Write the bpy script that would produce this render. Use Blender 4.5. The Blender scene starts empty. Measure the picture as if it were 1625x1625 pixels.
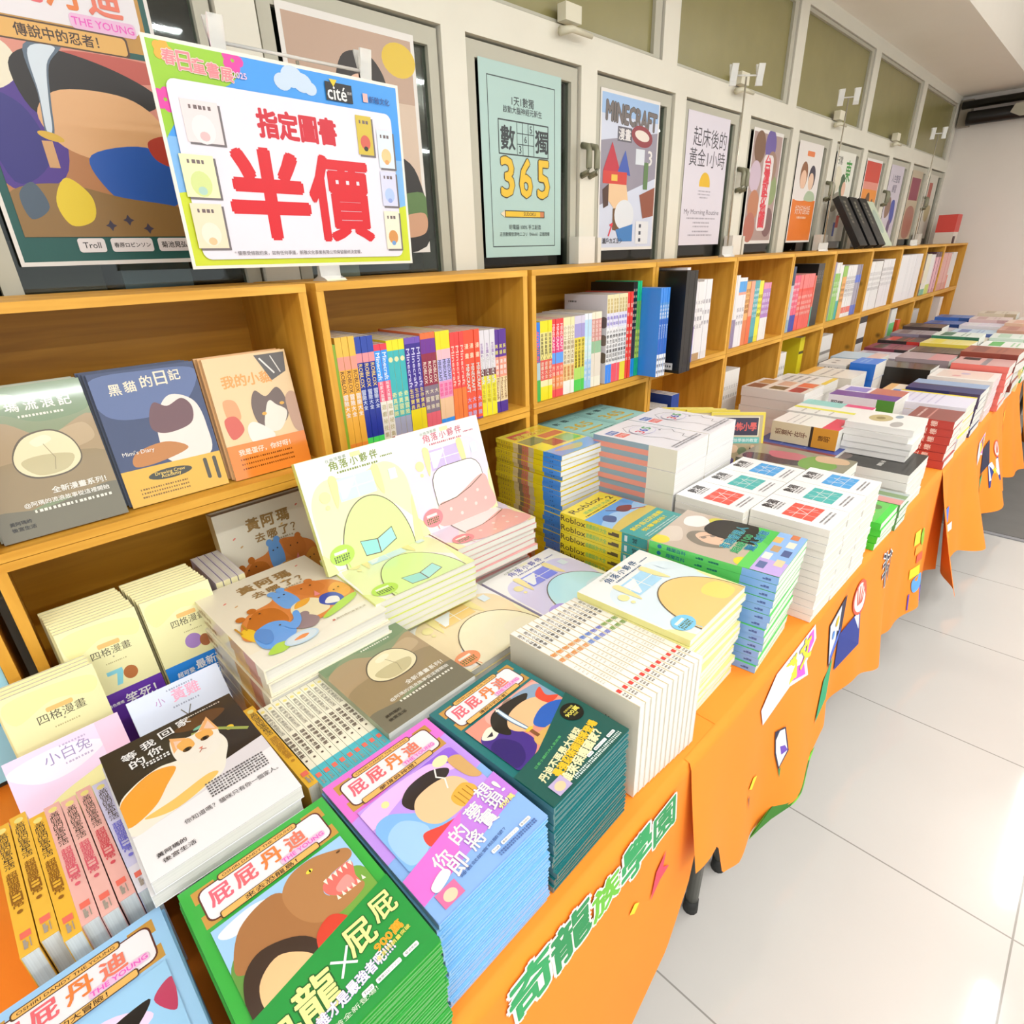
import bpy, math, random
from mathutils import Matrix, Vector
random.seed(7)
R = math.radians
S = bpy.context.scene
COL = S.collection

# ------------------------------------------------------------------ camera, world, lights, exposure
cam = bpy.data.cameras.new('camera'); camo = bpy.data.objects.new('camera', cam); COL.objects.link(camo)
cam.sensor_width = 36.0; cam.lens = 907.7 / 1625 * 36.0; cam.clip_start = .02
_r = Vector((0.70731089, 0.70620439, -0.03141132)); _u = Vector((-0.27058612, 0.31152598, 0.91089775)); _f = Vector((-0.65306543, 0.63578843, -0.41143482))
camo.matrix_world = Matrix(((_r.x, _u.x, -_f.x, 0), (_r.y, _u.y, -_f.y, 0), (_r.z, _u.z, -_f.z, 1.425), (0, 0, 0, 1)))
S.camera = camo
W = bpy.data.worlds.new('world'); S.world = W; W.use_nodes = True
W.node_tree.nodes['Background'].inputs[0].default_value = (.95, .98, 1.0, 1)
W.node_tree.nodes['Background'].inputs[1].default_value = 1.35
S.view_settings.view_transform = 'Standard'; S.view_settings.look = 'None'; S.view_settings.gamma = 1
S.view_settings.exposure = .02; S.view_settings.use_curve_mapping = False

def area(name, loc, sx, sy, power, col=(.95, .98, 1), up=False):
    l = bpy.data.lights.new(name, 'AREA'); l.shape = 'RECTANGLE'; l.size = sx; l.size_y = sy; l.energy = power; l.color = col
    o = bpy.data.objects.new(name, l); COL.objects.link(o); o.location = loc
    if up: o.rotation_euler = (math.pi, 0, 0)
# tubes hung over the aisle; up-facing lights are added to brighten the soffit
for i, y in enumerate((-1.3, .55, 2.4, 4.25)):
    area('tube_and_fill_light', (.5, y, 2.3), .05, 1.2, 15)
    area('tube_and_fill_light', (.5, y, 2.33), .05, 1.2, 11, up=True)  # unseen up-facing fill, added to lift the soffit
    area('tube_and_fill_light', (2.3, y, 2.3), .05, 1.2, 20)
    area('tube_and_fill_light', (2.3, y, 2.33), .05, 1.2, 11, up=True)  # same added upward fill, second row

# ------------------------------------------------------------------ materials
def lin(h):
    h = h.lstrip('#'); return tuple((lambda c: c / 12.92 if c <= .04045 else ((c + .055) / 1.055) ** 2.4)(int(h[i:i + 2], 16) / 255) for i in (0, 2, 4)) + (1,)
MATS = {}
def pap(h):      # printed paper never reflects more than about three quarters of the light
    c = lin(h); k = min(1, .74 / max(c[:3])); return tuple(x * k for x in c[:3]) + (1,)
def mat(h, rough=.45, coat=0., metal=0., noise=0.):
    k = (h, rough, coat, metal, noise)
    if k in MATS: return MATS[k]
    m = bpy.data.materials.new('colour_' + h.strip('#')); m.use_nodes = True
    nt = m.node_tree; b = nt.nodes['Principled BSDF']
    b.inputs['Base Color'].default_value = pap(h); b.inputs['Roughness'].default_value = rough
    b.inputs['Metallic'].default_value = metal; b.inputs['Coat Weight'].default_value = coat; b.inputs['Coat Roughness'].default_value = .06
    if noise:
        t = nt.nodes.new('ShaderNodeTexNoise'); t.inputs['Scale'].default_value = 9; t.inputs['Detail'].default_value = 4
        mp = nt.nodes.new('ShaderNodeMapRange'); mp.inputs[3].default_value = 1 - noise; mp.inputs[4].default_value = 1 + noise
        mx = nt.nodes.new('ShaderNodeMix'); mx.data_type = 'RGBA'; mx.blend_type = 'MULTIPLY'; mx.inputs[0].default_value = 1
        mx.inputs[6].default_value = lin(h)
        co = nt.nodes.new('ShaderNodeTexCoord')
        nt.links.new(co.outputs['Object'], t.inputs['Vector']); nt.links.new(t.outputs['Fac'], mp.inputs[0])
        nt.links.new(mp.outputs[0], mx.inputs[7]); nt.links.new(mx.outputs[2], b.inputs['Base Color'])
    MATS[k] = m; return m

def paper(h):
    k = ('paper', h)
    if k in MATS: return MATS[k]
    m = bpy.data.materials.new('page_edges'); m.use_nodes = True; nt = m.node_tree; b = nt.nodes['Principled BSDF']; b.inputs['Roughness'].default_value = .8
    co = nt.nodes.new('ShaderNodeTexCoord'); mp = nt.nodes.new('ShaderNodeMapping'); mp.inputs['Scale'].default_value = (3, 3, 700)
    n = nt.nodes.new('ShaderNodeTexNoise'); n.inputs['Scale'].default_value = 1; n.inputs['Detail'].default_value = 1
    mr = nt.nodes.new('ShaderNodeMapRange'); mr.inputs[3].default_value = .68; mr.inputs[4].default_value = 1.05
    mx = nt.nodes.new('ShaderNodeMix'); mx.data_type = 'RGBA'; mx.blend_type = 'MULTIPLY'; mx.inputs[0].default_value = 1; mx.inputs[6].default_value = pap(h)
    for a, c in ((co.outputs['Object'], mp.inputs[0]), (mp.outputs[0], n.inputs['Vector']), (n.outputs['Fac'], mr.inputs[0]), (mr.outputs[0], mx.inputs[7]), (mx.outputs[2], b.inputs['Base Color'])): nt.links.new(a, c)
    MATS[k] = m; return m

def wood(a='#e4ae44', b_='#bf861f', vert=False):
    k = ('wood', a, b_, vert)
    if k in MATS: return MATS[k]
    m = bpy.data.materials.new('pine_wood'); m.use_nodes = True; nt = m.node_tree; b = nt.nodes['Principled BSDF']; b.inputs['Roughness'].default_value = .5
    co = nt.nodes.new('ShaderNodeTexCoord'); mp = nt.nodes.new('ShaderNodeMapping')
    mp.inputs['Scale'].default_value = (14, 14, 1.2) if vert else (14, 1.2, 14)
    n = nt.nodes.new('ShaderNodeTexNoise'); n.inputs['Scale'].default_value = 2.2; n.inputs['Detail'].default_value = 6; n.inputs['Distortion'].default_value = .8
    cr = nt.nodes.new('ShaderNodeValToRGB'); cr.color_ramp.elements[0].position = .3; cr.color_ramp.elements[1].position = .72
    cr.color_ramp.elements[0].color = lin(b_); cr.color_ramp.elements[1].color = lin(a)
    v = nt.nodes.new('ShaderNodeTexVoronoi'); v.inputs['Scale'].default_value = 5.5
    kr = nt.nodes.new('ShaderNodeMapRange'); kr.inputs[1].default_value = .03; kr.inputs[2].default_value = .1; kr.inputs[3].default_value = .35; kr.inputs[4].default_value = 1
    mx = nt.nodes.new('ShaderNodeMix'); mx.data_type = 'RGBA'; mx.blend_type = 'MULTIPLY'; mx.inputs[0].default_value = 1
    for p, q in ((co.outputs['Object'], mp.inputs[0]), (mp.outputs[0], n.inputs['Vector']), (n.outputs['Fac'], cr.inputs[0]), (co.outputs['Object'], v.inputs['Vector']), (v.outputs['Distance'], kr.inputs[0]), (cr.outputs[0], mx.inputs[6]), (kr.outputs[0], mx.inputs[7]), (mx.outputs[2], b.inputs['Base Color'])): nt.links.new(p, q)
    MATS[k] = m; return m

def floor_mat():
    m = bpy.data.materials.new('floor_tiles'); m.use_nodes = True; nt = m.node_tree; b = nt.nodes['Principled BSDF']
    b.inputs['Roughness'].default_value = .07; b.inputs['Specular IOR Level'].default_value = .5
    co = nt.nodes.new('ShaderNodeTexCoord'); mp = nt.nodes.new('ShaderNodeMapping'); mp.inputs['Location'].default_value = (.386, -.1, 0)
    br = nt.nodes.new('ShaderNodeTexBrick'); br.offset = 0; br.squash = 1
    for i, v in ((4, 1.), (5, .0022), (6, .2), (7, 0.), (8, .6), (9, .6)): br.inputs[i].default_value = v
    br.inputs[1].default_value = br.inputs[2].default_value = lin('#c3bfba'); br.inputs[3].default_value = lin('#8f8b85')
    n = nt.nodes.new('ShaderNodeTexNoise'); n.inputs['Scale'].default_value = 2.5; n.inputs['Detail'].default_value = 5
    mr = nt.nodes.new('ShaderNodeMapRange'); mr.inputs[3].default_value = .95; mr.inputs[4].default_value = 1.05
    mx = nt.nodes.new('ShaderNodeMix'); mx.data_type = 'RGBA'; mx.blend_type = 'MULTIPLY'; mx.inputs[0].default_value = 1
    for p, q in ((co.outputs['Object'], mp.inputs[0]), (mp.outputs[0], br.inputs[0]), (co.outputs['Object'], n.inputs['Vector']), (n.outputs['Fac'], mr.inputs[0]), (br.outputs[0], mx.inputs[6]), (mr.outputs[0], mx.inputs[7]), (mx.outputs[2], b.inputs['Base Color'])): nt.links.new(p, q)
    return m

def glass_mat():
    m = bpy.data.materials.new('window_glass'); m.use_nodes = True; nt = m.node_tree; nt.nodes.clear()
    o = nt.nodes.new('ShaderNodeOutputMaterial'); t = nt.nodes.new('ShaderNodeBsdfTransparent'); g = nt.nodes.new('ShaderNodeBsdfGlossy'); x = nt.nodes.new('ShaderNodeMixShader'); f = nt.nodes.new('ShaderNodeFresnel')
    t.inputs[0].default_value = (.8, .86, .82, 1); g.inputs['Roughness'].default_value = .03; f.inputs[0].default_value = 1.5
    nt.links.new(f.outputs[0], x.inputs[0]); nt.links.new(t.outputs[0], x.inputs[1]); nt.links.new(g.outputs[0], x.inputs[2]); nt.links.new(x.outputs[0], o.inputs[0])
    return m

def clear_mat():
    if 'clear' in MATS: return MATS['clear']
    m = bpy.data.materials.new('clear_acrylic'); m.use_nodes = True; b = m.node_tree.nodes['Principled BSDF']
    b.inputs['Base Color'].default_value = (.93, .93, .9, 1); b.inputs['Roughness'].default_value = .12; b.inputs['Transmission Weight'].default_value = .55; b.inputs['IOR'].default_value = 1.3
    MATS['clear'] = m; return m

# ------------------------------------------------------------------ mesh helpers
class MB:
    def __init__(s): s.v = []; s.f = []; s.i = []
    def quadbox(s, lo, hi, mi=0, M=None):
        n = len(s.v); x0, y0, z0 = lo; x1, y1, z1 = hi
        pts = [(x0, y0, z0), (x1, y0, z0), (x1, y1, z0), (x0, y1, z0), (x0, y0, z1), (x1, y0, z1), (x1, y1, z1), (x0, y1, z1)]
        s.v += [tuple(M @ Vector(p)) for p in pts] if M else pts
        for f in ((0, 3, 2, 1), (4, 5, 6, 7), (0, 1, 5, 4), (1, 2, 6, 5), (2, 3, 7, 6), (3, 0, 4, 7)): s.f.append([n + a for a in f]); s.i.append(mi)
        return s
    def tube(s, pts, r, n=10, mi=0, r2=None):
        pts = [Vector(p) for p in pts]; base = len(s.v); L = len(pts)
        for j, p in enumerate(pts):
            d = (pts[min(j + 1, L - 1)] - pts[max(j - 1, 0)]).normalized()
            a = d.cross(Vector((0, 0, 1)) if abs(d.z) < .9 else Vector((1, 0, 0))).normalized(); b = d.cross(a)
            rr = r + ((r2 if r2 is not None else r) - r) * j / max(L - 1, 1)
            for k in range(n):
                t = 2 * math.pi * k / n; s.v.append(tuple(p + a * rr * math.cos(t) + b * rr * math.sin(t)))
        for j in range(L - 1):
            for k in range(n): s.f.append([base + j * n + k, base + j * n + (k + 1) % n, base + (j + 1) * n + (k + 1) % n, base + (j + 1) * n + k]); s.i.append(mi)
        s.f.append([base + k for k in range(n)][::-1]); s.i.append(mi); s.f.append([base + (L - 1) * n + k for k in range(n)]); s.i.append(mi)
        return s
    def prism(s, prof, y0, y1, mi=0, M=None):
        "profile of (x, z) points extruded along y"
        n = len(prof); b = len(s.v)
        for y in (y0, y1):
            for x, z in prof:
                p = Vector((x, y, z)); s.v.append(tuple(M @ p if M else p))
        for k in range(n): s.f.append([b + k, b + (k + 1) % n, b + n + (k + 1) % n, b + n + k]); s.i.append(mi)
        s.f.append([b + k for k in range(n)][::-1]); s.i.append(mi); s.f.append([b + n + k for k in range(n)]); s.i.append(mi)
        return s
    def mesh(s, name, mats, smooth=False):
        me = bpy.data.meshes.new(name); me.from_pydata(s.v, [], s.f); me.polygons.foreach_set('material_index', s.i)
        for m in mats: me.materials.append(m)
        if smooth: me.polygons.foreach_set('use_smooth', [True] * len(me.polygons))
        me.update(); return me
def link(name, me, parent=None, M=None):
    o = bpy.data.objects.new(name, me); COL.objects.link(o)
    if parent: o.parent = parent
    if M is not None: o.matrix_local = M
    return o
LABELS = {}
def tag(o, label, cat, group=None, kind=None):
    n = len(label.replace('-', ' ').split())
    if n > 16 or n < 4: print('LABEL LENGTH', n, label)
    if label in LABELS and not group: print('SAME LABEL', label)
    LABELS[label] = 1
    o['label'] = label; o['category'] = cat
    if group: o['group'] = group
    if kind: o['kind'] = kind
    return o
def empty(name, M=None):
    o = bpy.data.objects.new(name, None); COL.objects.link(o); o.empty_display_size = .05
    if M is not None: o.matrix_world = M
    return o
def struct(name, mb, mats, parent=None):
    o = link(name, mb.mesh(name, mats), parent)
    if parent is None: o['kind'] = 'structure'
    return o
ORD = 'first second third fourth fifth sixth seventh eighth ninth tenth eleventh twelfth thirteenth fourteenth fifteenth sixteenth seventeenth eighteenth nineteenth twentieth twenty-first twenty-second twenty-third twenty-fourth twenty-fifth twenty-sixth twenty-seventh twenty-eighth twenty-ninth thirtieth thirty-first thirty-second thirty-third thirty-fourth thirty-fifth thirty-sixth thirty-seventh'.split()

def frame(o, x, y, z):
    x, y, z, o = Vector(x), Vector(y), Vector(z), Vector(o)
    return Matrix(((x.x, y.x, z.x, o.x), (x.y, y.y, z.y, o.y), (x.z, y.z, z.z, o.z), (0, 0, 0, 1)))
def flatM(x, y, z, yaw=0):
    return Matrix.Translation((x, y, z)) @ Matrix.Rotation(R(yaw), 4, 'Z') @ frame((0, 0, 0), (0, 1, 0), (-1, 0, 0), (0, 0, 1))
def shelfM(x, y, z):      # upright, spine to the aisle
    return frame((x, y, z), (-1, 0, 0), (0, 0, 1), (0, 1, 0))
def spineupM(x, y, z, yaw=0):    # on its fore edge, spine up
    return Matrix.Translation((x, y, z)) @ Matrix.Rotation(R(yaw), 4, 'Z') @ frame((0, 0, 0), (0, 0, -1), (-1, 0, 0), (0, 1, 0))
def leanM(x, y, z, tilt, h, yaw=0):   # cover to the aisle, bottom edge centre at x,y,z, leaning back
    t = R(tilt); up = Vector((-math.sin(t), 0, math.cos(t)))
    return Matrix.Translation((x, y, z)) @ Matrix.Rotation(R(yaw), 4, 'Z') @ frame(up * h / 2, (0, 1, 0), up, (math.cos(t), 0, math.sin(t)))

# ------------------------------------------------------------------ printed art and lettering
TXT = {}
def text2d(s, res=2):
    k = s
    if k in TXT: return TXT[k]
    cu = bpy.data.curves.new('lettering', 'FONT'); cu.body = s; cu.size = 1; cu.resolution_u = res; cu.space_line = .95; cu.align_x = 'CENTER' if '\n' in s else 'LEFT'
    ob = bpy.data.objects.new('lettering', cu); me = bpy.data.meshes.new_from_object(ob)
    V = [(v.co.x, v.co.y) for v in me.vertices]; F = [list(p.vertices) for p in me.polygons]
    bpy.data.objects.remove(ob); bpy.data.curves.remove(cu); bpy.data.meshes.remove(me)
    if not V: V = [(0, 0), (1, 0), (1, 1)]; F = []
    # box of the plain weight keeps outlines aligned with their letters
    b = (min(v[0] for v in V), min(v[1] for v in V), max(v[0] for v in V), max(v[1] for v in V))
    TXT[k] = (V, F, b); return TXT[k]
DL = 3e-5
class Art:
    def __init__(s, w, h): s.w = w; s.h = h; s.v = []; s.f = []; s.i = []; s.c = []; s.L = 1; s.clip = (0, 0, 1, 1)
    def ci(s, c):
        if c not in s.c: s.c.append(c)
        return s.c.index(c)
    def _p(s, pts, c):
        for ax, lim, sg in ((0, s.clip[0], 1), (1, s.clip[1], 1), (0, s.clip[2], -1), (1, s.clip[3], -1)):
            out = []
            for p, q in zip(pts, pts[1:] + pts[:1]):
                dp, dq = (p[ax] - lim) * sg, (q[ax] - lim) * sg
                if dp >= -1e-9: out.append(p)
                if (dp > 1e-9 and dq < -1e-9) or (dp < -1e-9 and dq > 1e-9): t = dp / (dp - dq); out.append((p[0] + (q[0] - p[0]) * t, p[1] + (q[1] - p[1]) * t))
            pts = out
            if len(pts) < 3: return
        n = len(s.v); s.v += [(u * s.w, -v * s.h, s.L) for u, v in pts]; s.f.append(list(range(n, n + len(pts)))); s.i.append(s.ci(c)); s.L += 1
    def poly(s, pts, c): s._p(pts, c); return s
    def rect(s, a, b, c_, d, c): return s.poly([(a, d), (c_, d), (c_, b), (a, b)], c)
    def bands(s, *bs):
        for a, b, c in bs: s.rect(0, a, 1, b, c); s.L -= 1
        s.L += 1; return s
    def ell(s, u, v, ru, rv=None, c='#fff', n=22, a0=0, a1=360, rot=0):
        rv = ru if rv is None else rv; k = s.w / s.h; P = []
        full = a1 - a0 >= 360
        for j in range(n + (0 if full else 1)):
            t = R(a0 + (a1 - a0) * j / n); x, y = ru * math.cos(t), rv * math.sin(t); cr, sr = math.cos(R(rot)), math.sin(R(rot))
            P.append((u + x * cr - y * sr, v - (x * sr + y * cr) * k))
        return s.poly(P, c)
    def rrect(s, a, b, c_, d, r, c):
        k = s.w / s.h; P = []
        for cu, cv, a0 in ((c_ - r, b + r * k, 0), (a + r, b + r * k, 90), (a + r, d - r * k, 180), (c_ - r, d - r * k, 270)):
            for j in range(5): t = R(a0 + 22.5 * j); P.append((cu + r * math.cos(t), cv - r * math.sin(t) * k))
        return s.poly(P, c)
    def blob(s, P, c, n=6):
        L = len(P); out = []
        for i in range(L):
            p0, p1, p2, p3 = P[i - 1], P[i], P[(i + 1) % L], P[(i + 2) % L]
            for j in range(n):
                t = j / n
                out.append(tuple(.5 * (2 * p1[a] + (p2[a] - p0[a]) * t + (2 * p0[a] - 5 * p1[a] + 4 * p2[a] - p3[a]) * t * t + (3 * p1[a] - p0[a] - 3 * p2[a] + p3[a]) * t ** 3) for a in (0, 1)))
        return s.poly(out, c)
    def line(s, P, th, c, closed=False):
        k = s.w / s.h; Q = list(P) + ([P[0]] if closed else [])
        for (a, b), (e, f) in zip(Q, Q[1:]):
            dx, dy = e - a, (f - b) / k; L = math.hypot(dx, dy) or 1; nx, ny = -dy / L * th / 2, dx / L * th / 2; ex, ey = dx / L * th / 2 * .5, dy / L * th / 2 * .5
            s._p([(a - ex + nx, b + (-ey + ny) * k), (e + ex + nx, f + (ey + ny) * k), (e + ex - nx, f + (ey - ny) * k), (a - ex - nx, b + (-ey - ny) * k)], c); s.L -= .7
        s.L += 1; return s
    def box(s, a, b, c_, d, th, c): return s.line([(a, b), (c_, b), (c_, d), (a, d)], th, c, True)
    def text(s, t, u, v, fw, fh=None, c='#222222', bold=.012, rot=0, ol=None, olw=.05):
        "lettering centred on (u, v); fw, fh as fractions of the cover's width"
        V, F, b = text2d(t); bw, bh = max(b[2] - b[0], 1e-6), max(b[3] - b[1], 1e-6)
        sx = fw * s.w / bw; sy = fh * s.w / bh if fh else sx; cx, cy = (b[0] + b[2]) / 2, (b[1] + b[3]) / 2; cr, sr = math.cos(R(rot)), math.sin(R(rot))
        em = fw * s.w / max(len(t), 1) if fh is None else min(fh * s.w, fw * s.w)
        jobs = [((math.cos(R(a)) * olw, math.sin(R(a)) * olw), ol) for a in range(0, 360, 45)] if ol else []
        rings = [bold] if bold <= .025 else [bold, bold * .66, bold * .33]
        jobs += ([((q * math.cos(R(a)), q * math.sin(R(a))), c) for q in rings for a in range(22, 382, 90 if bold <= .025 else 45)] if bold > .012 else []) + [((0, 0), c)]
        for (ox, oy), col in jobs:
            n = len(s.v); m = s.ci(col)
            for x, y in V:
                x, y = (x - cx) * sx + ox * em, (y - cy) * sy + oy * em
                s.v.append((u * s.w + x * cr - y * sr, -v * s.h + x * sr + y * cr, s.L))
            for f in F: s.f.append([n + a for a in f]); s.i.append(m)
            s.L += .25
        s.L += .6
        return s
    def lines(s, u0, u1, vs, th, c, seed=1):
        "rows of fine print, too small to read in the photo"
        rnd = random.Random(seed)
        for v in vs:
            u = u0
            while u < u1 - .01:
                d = rnd.uniform(.5, 1) * th * 1.1; s._p([(u, v + th * s.w / s.h / 2), (min(u + d, u1), v + th * s.w / s.h / 2), (min(u + d, u1), v - th * s.w / s.h / 2), (u, v - th * s.w / s.h / 2)], c); s.L -= 1; u += th * 1.35
        s.L += 1; return s
    def mesh(s, name, M=None, fn=None, rough=.4, coat=0.):
        me = bpy.data.meshes.new(name)
        if fn: V = [tuple(fn(x, y, l * DL)) for x, y, l in s.v]
        else: V = [tuple(M @ Vector((x, y, l * DL))) for x, y, l in s.v]
        me.from_pydata(V, [], s.f); me.polygons.foreach_set('material_index', s.i)
        for c in s.c: me.materials.append(mat(c, rough, coat))
        me.update(); return me

# ------------------------------------------------------------------ books
class Spec:
    def __init__(s, name, w, h, t, cover='#ffffff', spine=None, pages='#f3efe4', front=None, spf=None, hard=False, gloss=.35, coat=0., cat='book', backf=None):
        s.name, s.w, s.h, s.t, s.cat = name, w, h, t, cat
        ct = .0024 if hard else .0006; ct = min(ct, t * .3); ov = .003 if hard else .0004; a, b = w / 2, h / 2
        mb = MB(); mb.prism([(-a, 0), (a, 0), (a, ct), (-a + ct, ct), (-a + ct, t - ct), (a, t - ct), (a, t), (-a, t)], -b, b)
        mb.i[7] = 1
        s.cover = mb.mesh('cover', [mat(cover, gloss, coat), mat(spine or cover, gloss, coat)])
        s.pages = MB().quadbox((-a + ct, -b + ov, ct), (a - ov, b - ov, t - ct)).mesh('page_block', [paper(pages)])
        s.front = s.spn = s.back = None
        if front:
            A = Art(w, h); front(A); s.front = A.mesh('front_print', frame((-a, b, t), (1, 0, 0), (0, 1, 0), (0, 0, 1)), None, gloss, coat)
        if spf:
            A = Art(t, h); spf(A); s.spn = A.mesh('spine_print', frame((-a, b, 0), (0, 0, 1), (0, 1, 0), (-1, 0, 0)), None, gloss, coat)
        if backf:
            A = Art(w, h); backf(A); s.back = A.mesh('back_print', frame((a, b, 0), (-1, 0, 0), (0, 1, 0), (0, 0, -1)), None, gloss, coat)
    def put(s, M, label, group=None, front=True, extra=None):
        o = empty(s.name, M); tag(o, label, s.cat, group)
        link('cover', s.cover, o); link('page_block', s.pages, o)
        if s.front and front: link('front_print', s.front, o)
        if s.spn: link('spine_print', s.spn, o)
        if s.back: link('back_print', s.back, o)
        return o
TOP = .742
GAP = .0007
def T(ztop, n, z0=TOP): return (ztop - z0) / n - GAP
def stack(sp, x, y, ztop, desc, where, yaw=0, jit=.002, z0=TOP, group=None, tops=1, shift=None, n=None):
    "a pile lying flat, cover up; sp may be a list of specs from the top down"
    q0 = sp if isinstance(sp, Spec) else sp[0]
    n = n or max(1, round((ztop - z0) / (q0.t + GAP)))
    rnd = random.Random(int(abs(x * 7919 + y * 104729) * 1000)); z = z0 + sum((sp if isinstance(sp, Spec) else sp[min(k, len(sp) - 1)]).t + GAP for k in range(n))
    for k in range(n):
        q = sp if isinstance(sp, Spec) else sp[min(k, len(sp) - 1)]
        z -= q.t + GAP
        j = 0 if k == 0 else jit
        dx, dy = (shift(k) if shift else (0, 0))
        lab = f'{desc}, ' + ('alone ' if n == 1 else 'topmost of the stack ' if k == 0 else f'{ORD[k]} from top of stack ') + where
        q.put(flatM(x + dx + rnd.uniform(-j, j), y + dy + rnd.uniform(-j, j), z, yaw + rnd.uniform(-1, 1) * j * 400), lab, group or desc + 's ' + where, front=k < tops)

# ------------------------------------------------------------------ the room
WX = -1.25           # face of the glazed cabinet wall
YF = 6.12            # far wall
o = struct('floor', MB().quadbox((-1.9, -3, -.05), (6, YF + .2, 0)), [floor_mat()])
o = struct('ceiling', MB().prism([(-1.9, 2.39), (-.84, 2.39), (-.84, 2.7), (6, 2.7), (6, 2.8), (-1.9, 2.8)], -3, YF + .2), [mat('#f0eadf', .8, noise=.02)])
struct('wall_far', MB().quadbox((-1.9, YF, 0), (6, YF + .15, 2.7)), [mat('#e6dfd6', .8, noise=.02)])
struct('wall_back', MB().quadbox((-1.95, -3, 0), (-1.75, YF, 2.39)), [mat('#20231f', .9)])
struct('baseboard_far', MB().quadbox((-.97, YF - .012, 0), (6, YF, .1)), [mat('#c9c2b8', .6)])
ALU = mat('#dcd8c9', .42, noise=.05); ALU2 = mat('#b6b3a2', .45); BLK = mat('#14140f', .6); OLV = mat('#8a8355', .25, noise=.1)
RIGHT = [.54 + .505 * k for k in range(12)]      # right edge of every door opening
RIGHT = [round(-.47 + .505 * k, 3) for k in range(14)]
RIGHT = [r for r in RIGHT if r < YF]
# fixed frame: rails and posts
f = MB()
Y0 = -1.1
f.quadbox((WX - .04, Y0, 1.9), (WX, YF, 1.975)); f.quadbox((WX - .04, Y0, 2.335), (WX, YF, 2.39)); f.quadbox((WX - .04, Y0, 0), (WX, YF, .9))
prev = Y0
for rr in RIGHT:
    f.quadbox((WX - .04, prev, .9), (WX, rr - .432, 1.9)); prev = rr
f.quadbox((WX - .04, prev, .9), (WX, YF, 1.9))
TM = [(-.06 + 1.01 * k, .03 + 1.01 * k) for k in range(7)]
TM = [(a, b) for a, b in TM if a < YF]
for a, b in TM: f.quadbox((WX - .04, a, 1.975), (WX, b, 2.335))
struct('trim_1', f, [ALU])
GL = glass_mat()
for k, rr in enumerate(RIGHT):
    l = rr - .432; g = .007
    m = MB(); z0, z1 = .9, 1.9 - g
    # bevelled leaf frame around the glass
    for (a, b, c_, d) in ((l + g, z0, l + .034, z1), (rr - .034, z0, rr - g, z1)): m.quadbox((WX - .032, a, b), (WX - .009, c_, d))
    m.quadbox((WX - .032, l + .034, z1 - .034), (WX - .009, rr - .034, z1)); m.quadbox((WX - .032, l + .034, z0), (WX - .009, rr - .034, z0 + .05))
    d = struct(f'door_{k + 1}', m, [ALU2])
    link('glass_pane', MB().quadbox((WX - .024, l + .034, z0 + .05), (WX - .020, rr - .034, z1 - .034)).mesh('glass_pane', [GL]), d)
    if k % 2 == 0:      # pull at the meeting stile of each pair
        hm = MB()
        for dy in (.012, .05):
            y = rr + dy - .005
            hm.tube([(WX + .001, y, 1.632), (WX + .024, y, 1.638), (WX + .028, y, 1.65), (WX + .028, y, 1.692), (WX + .024, y, 1.704), (WX + .001, y, 1.71)], .009, 8)
        link('door_handle', hm.mesh('door_handle', [mat('#84836c', .4, metal=.25)], True), d)
for k, (a, b) in enumerate(zip([t[1] for t in TM], [t[0] for t in TM[1:]] + [YF])):
    m = MB()
    for (p, q, c_, d) in ((a + .003, 1.978, a + .012, 2.332), (b - .045, 1.978, b - .008, 2.332)): m.quadbox((WX - .03, p, q), (WX - .006, c_, d))
    m.quadbox((WX - .03, a + .012, 2.318), (WX - .006, b - .045, 2.332)); m.quadbox((WX - .03, a + .012, 1.978), (WX - .006, b - .045, 1.985))
    w = struct(f'window_{k + 1}', m, [ALU2])
    link('glass_pane', MB().quadbox((WX - .024, a + .012, 1.985), (WX - .018, b - .045, 2.318)).mesh('glass_pane', [OLV]), w)
    link('dark_gap', MB().quadbox((WX - .03, b - .008, 1.978), (WX - .012, b, 2.332)).mesh('dark_gap', [BLK]), w)
    if .2 < a < 4.9:
        yy = a + .44 if k < 3 else a + .5
        c = empty('window_latch', Matrix.Translation((WX, yy, 1.965)))
        tag(c, f'small cream latch under the olive transom pane, {ORD[k - 1] if k else ORD[0]} from the near end', 'latch', 'transom latches')
        link('latch_body', MB().quadbox((.001, -.035, .012), (.03, .03, .05)).mesh('latch_body', [mat('#d8d3bd', .5)]), c)
        link('latch_lever', MB().tube([(.018, -.045, -.012), (.03, -.01, -.004), (.03, .075, -.006)], .011, 8, r2=.006).mesh('latch_lever', [mat('#cfcab2', .5)], True), c)
# things kept behind the glass, low in the dark cabinets
for k, (y, w, c, lb) in enumerate(((.02, .14, '#7f93a3', 'pale blue file box behind the glass under the ninja poster'), (.21, .12, '#4e463a', 'brown file box behind the glass beside the pale blue box'), (.36, .12, '#8c9cae', 'grey blue file box behind the glass, right of the brown one'), (.75, .1, '#b8b5a8', 'off-white paper pack behind the glass under the portrait poster'), (1.22, .16, '#31453a', 'dark green folder stack behind the glass under the puzzle poster'))):
    b = empty('file_box', Matrix.Translation((-1.42, y, 1.37))); tag(b, lb, 'box')
    link('box_body', MB().quadbox((-.1, -w / 2, 0), (.1, w / 2, .09)).mesh('box_body', [mat(c, .7)]), b)
    link('box_lid', MB().quadbox((-.102, -w / 2 - .002, .0901), (.102, w / 2 + .002, .1)).mesh('box_lid', [mat(c, .6, noise=.1)]), b)
o = struct('trim_2', MB().quadbox((-1.7, -1.0, 1.35), (-1.3, YF, 1.37)), [mat('#2c2a24', .8)])
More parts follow.
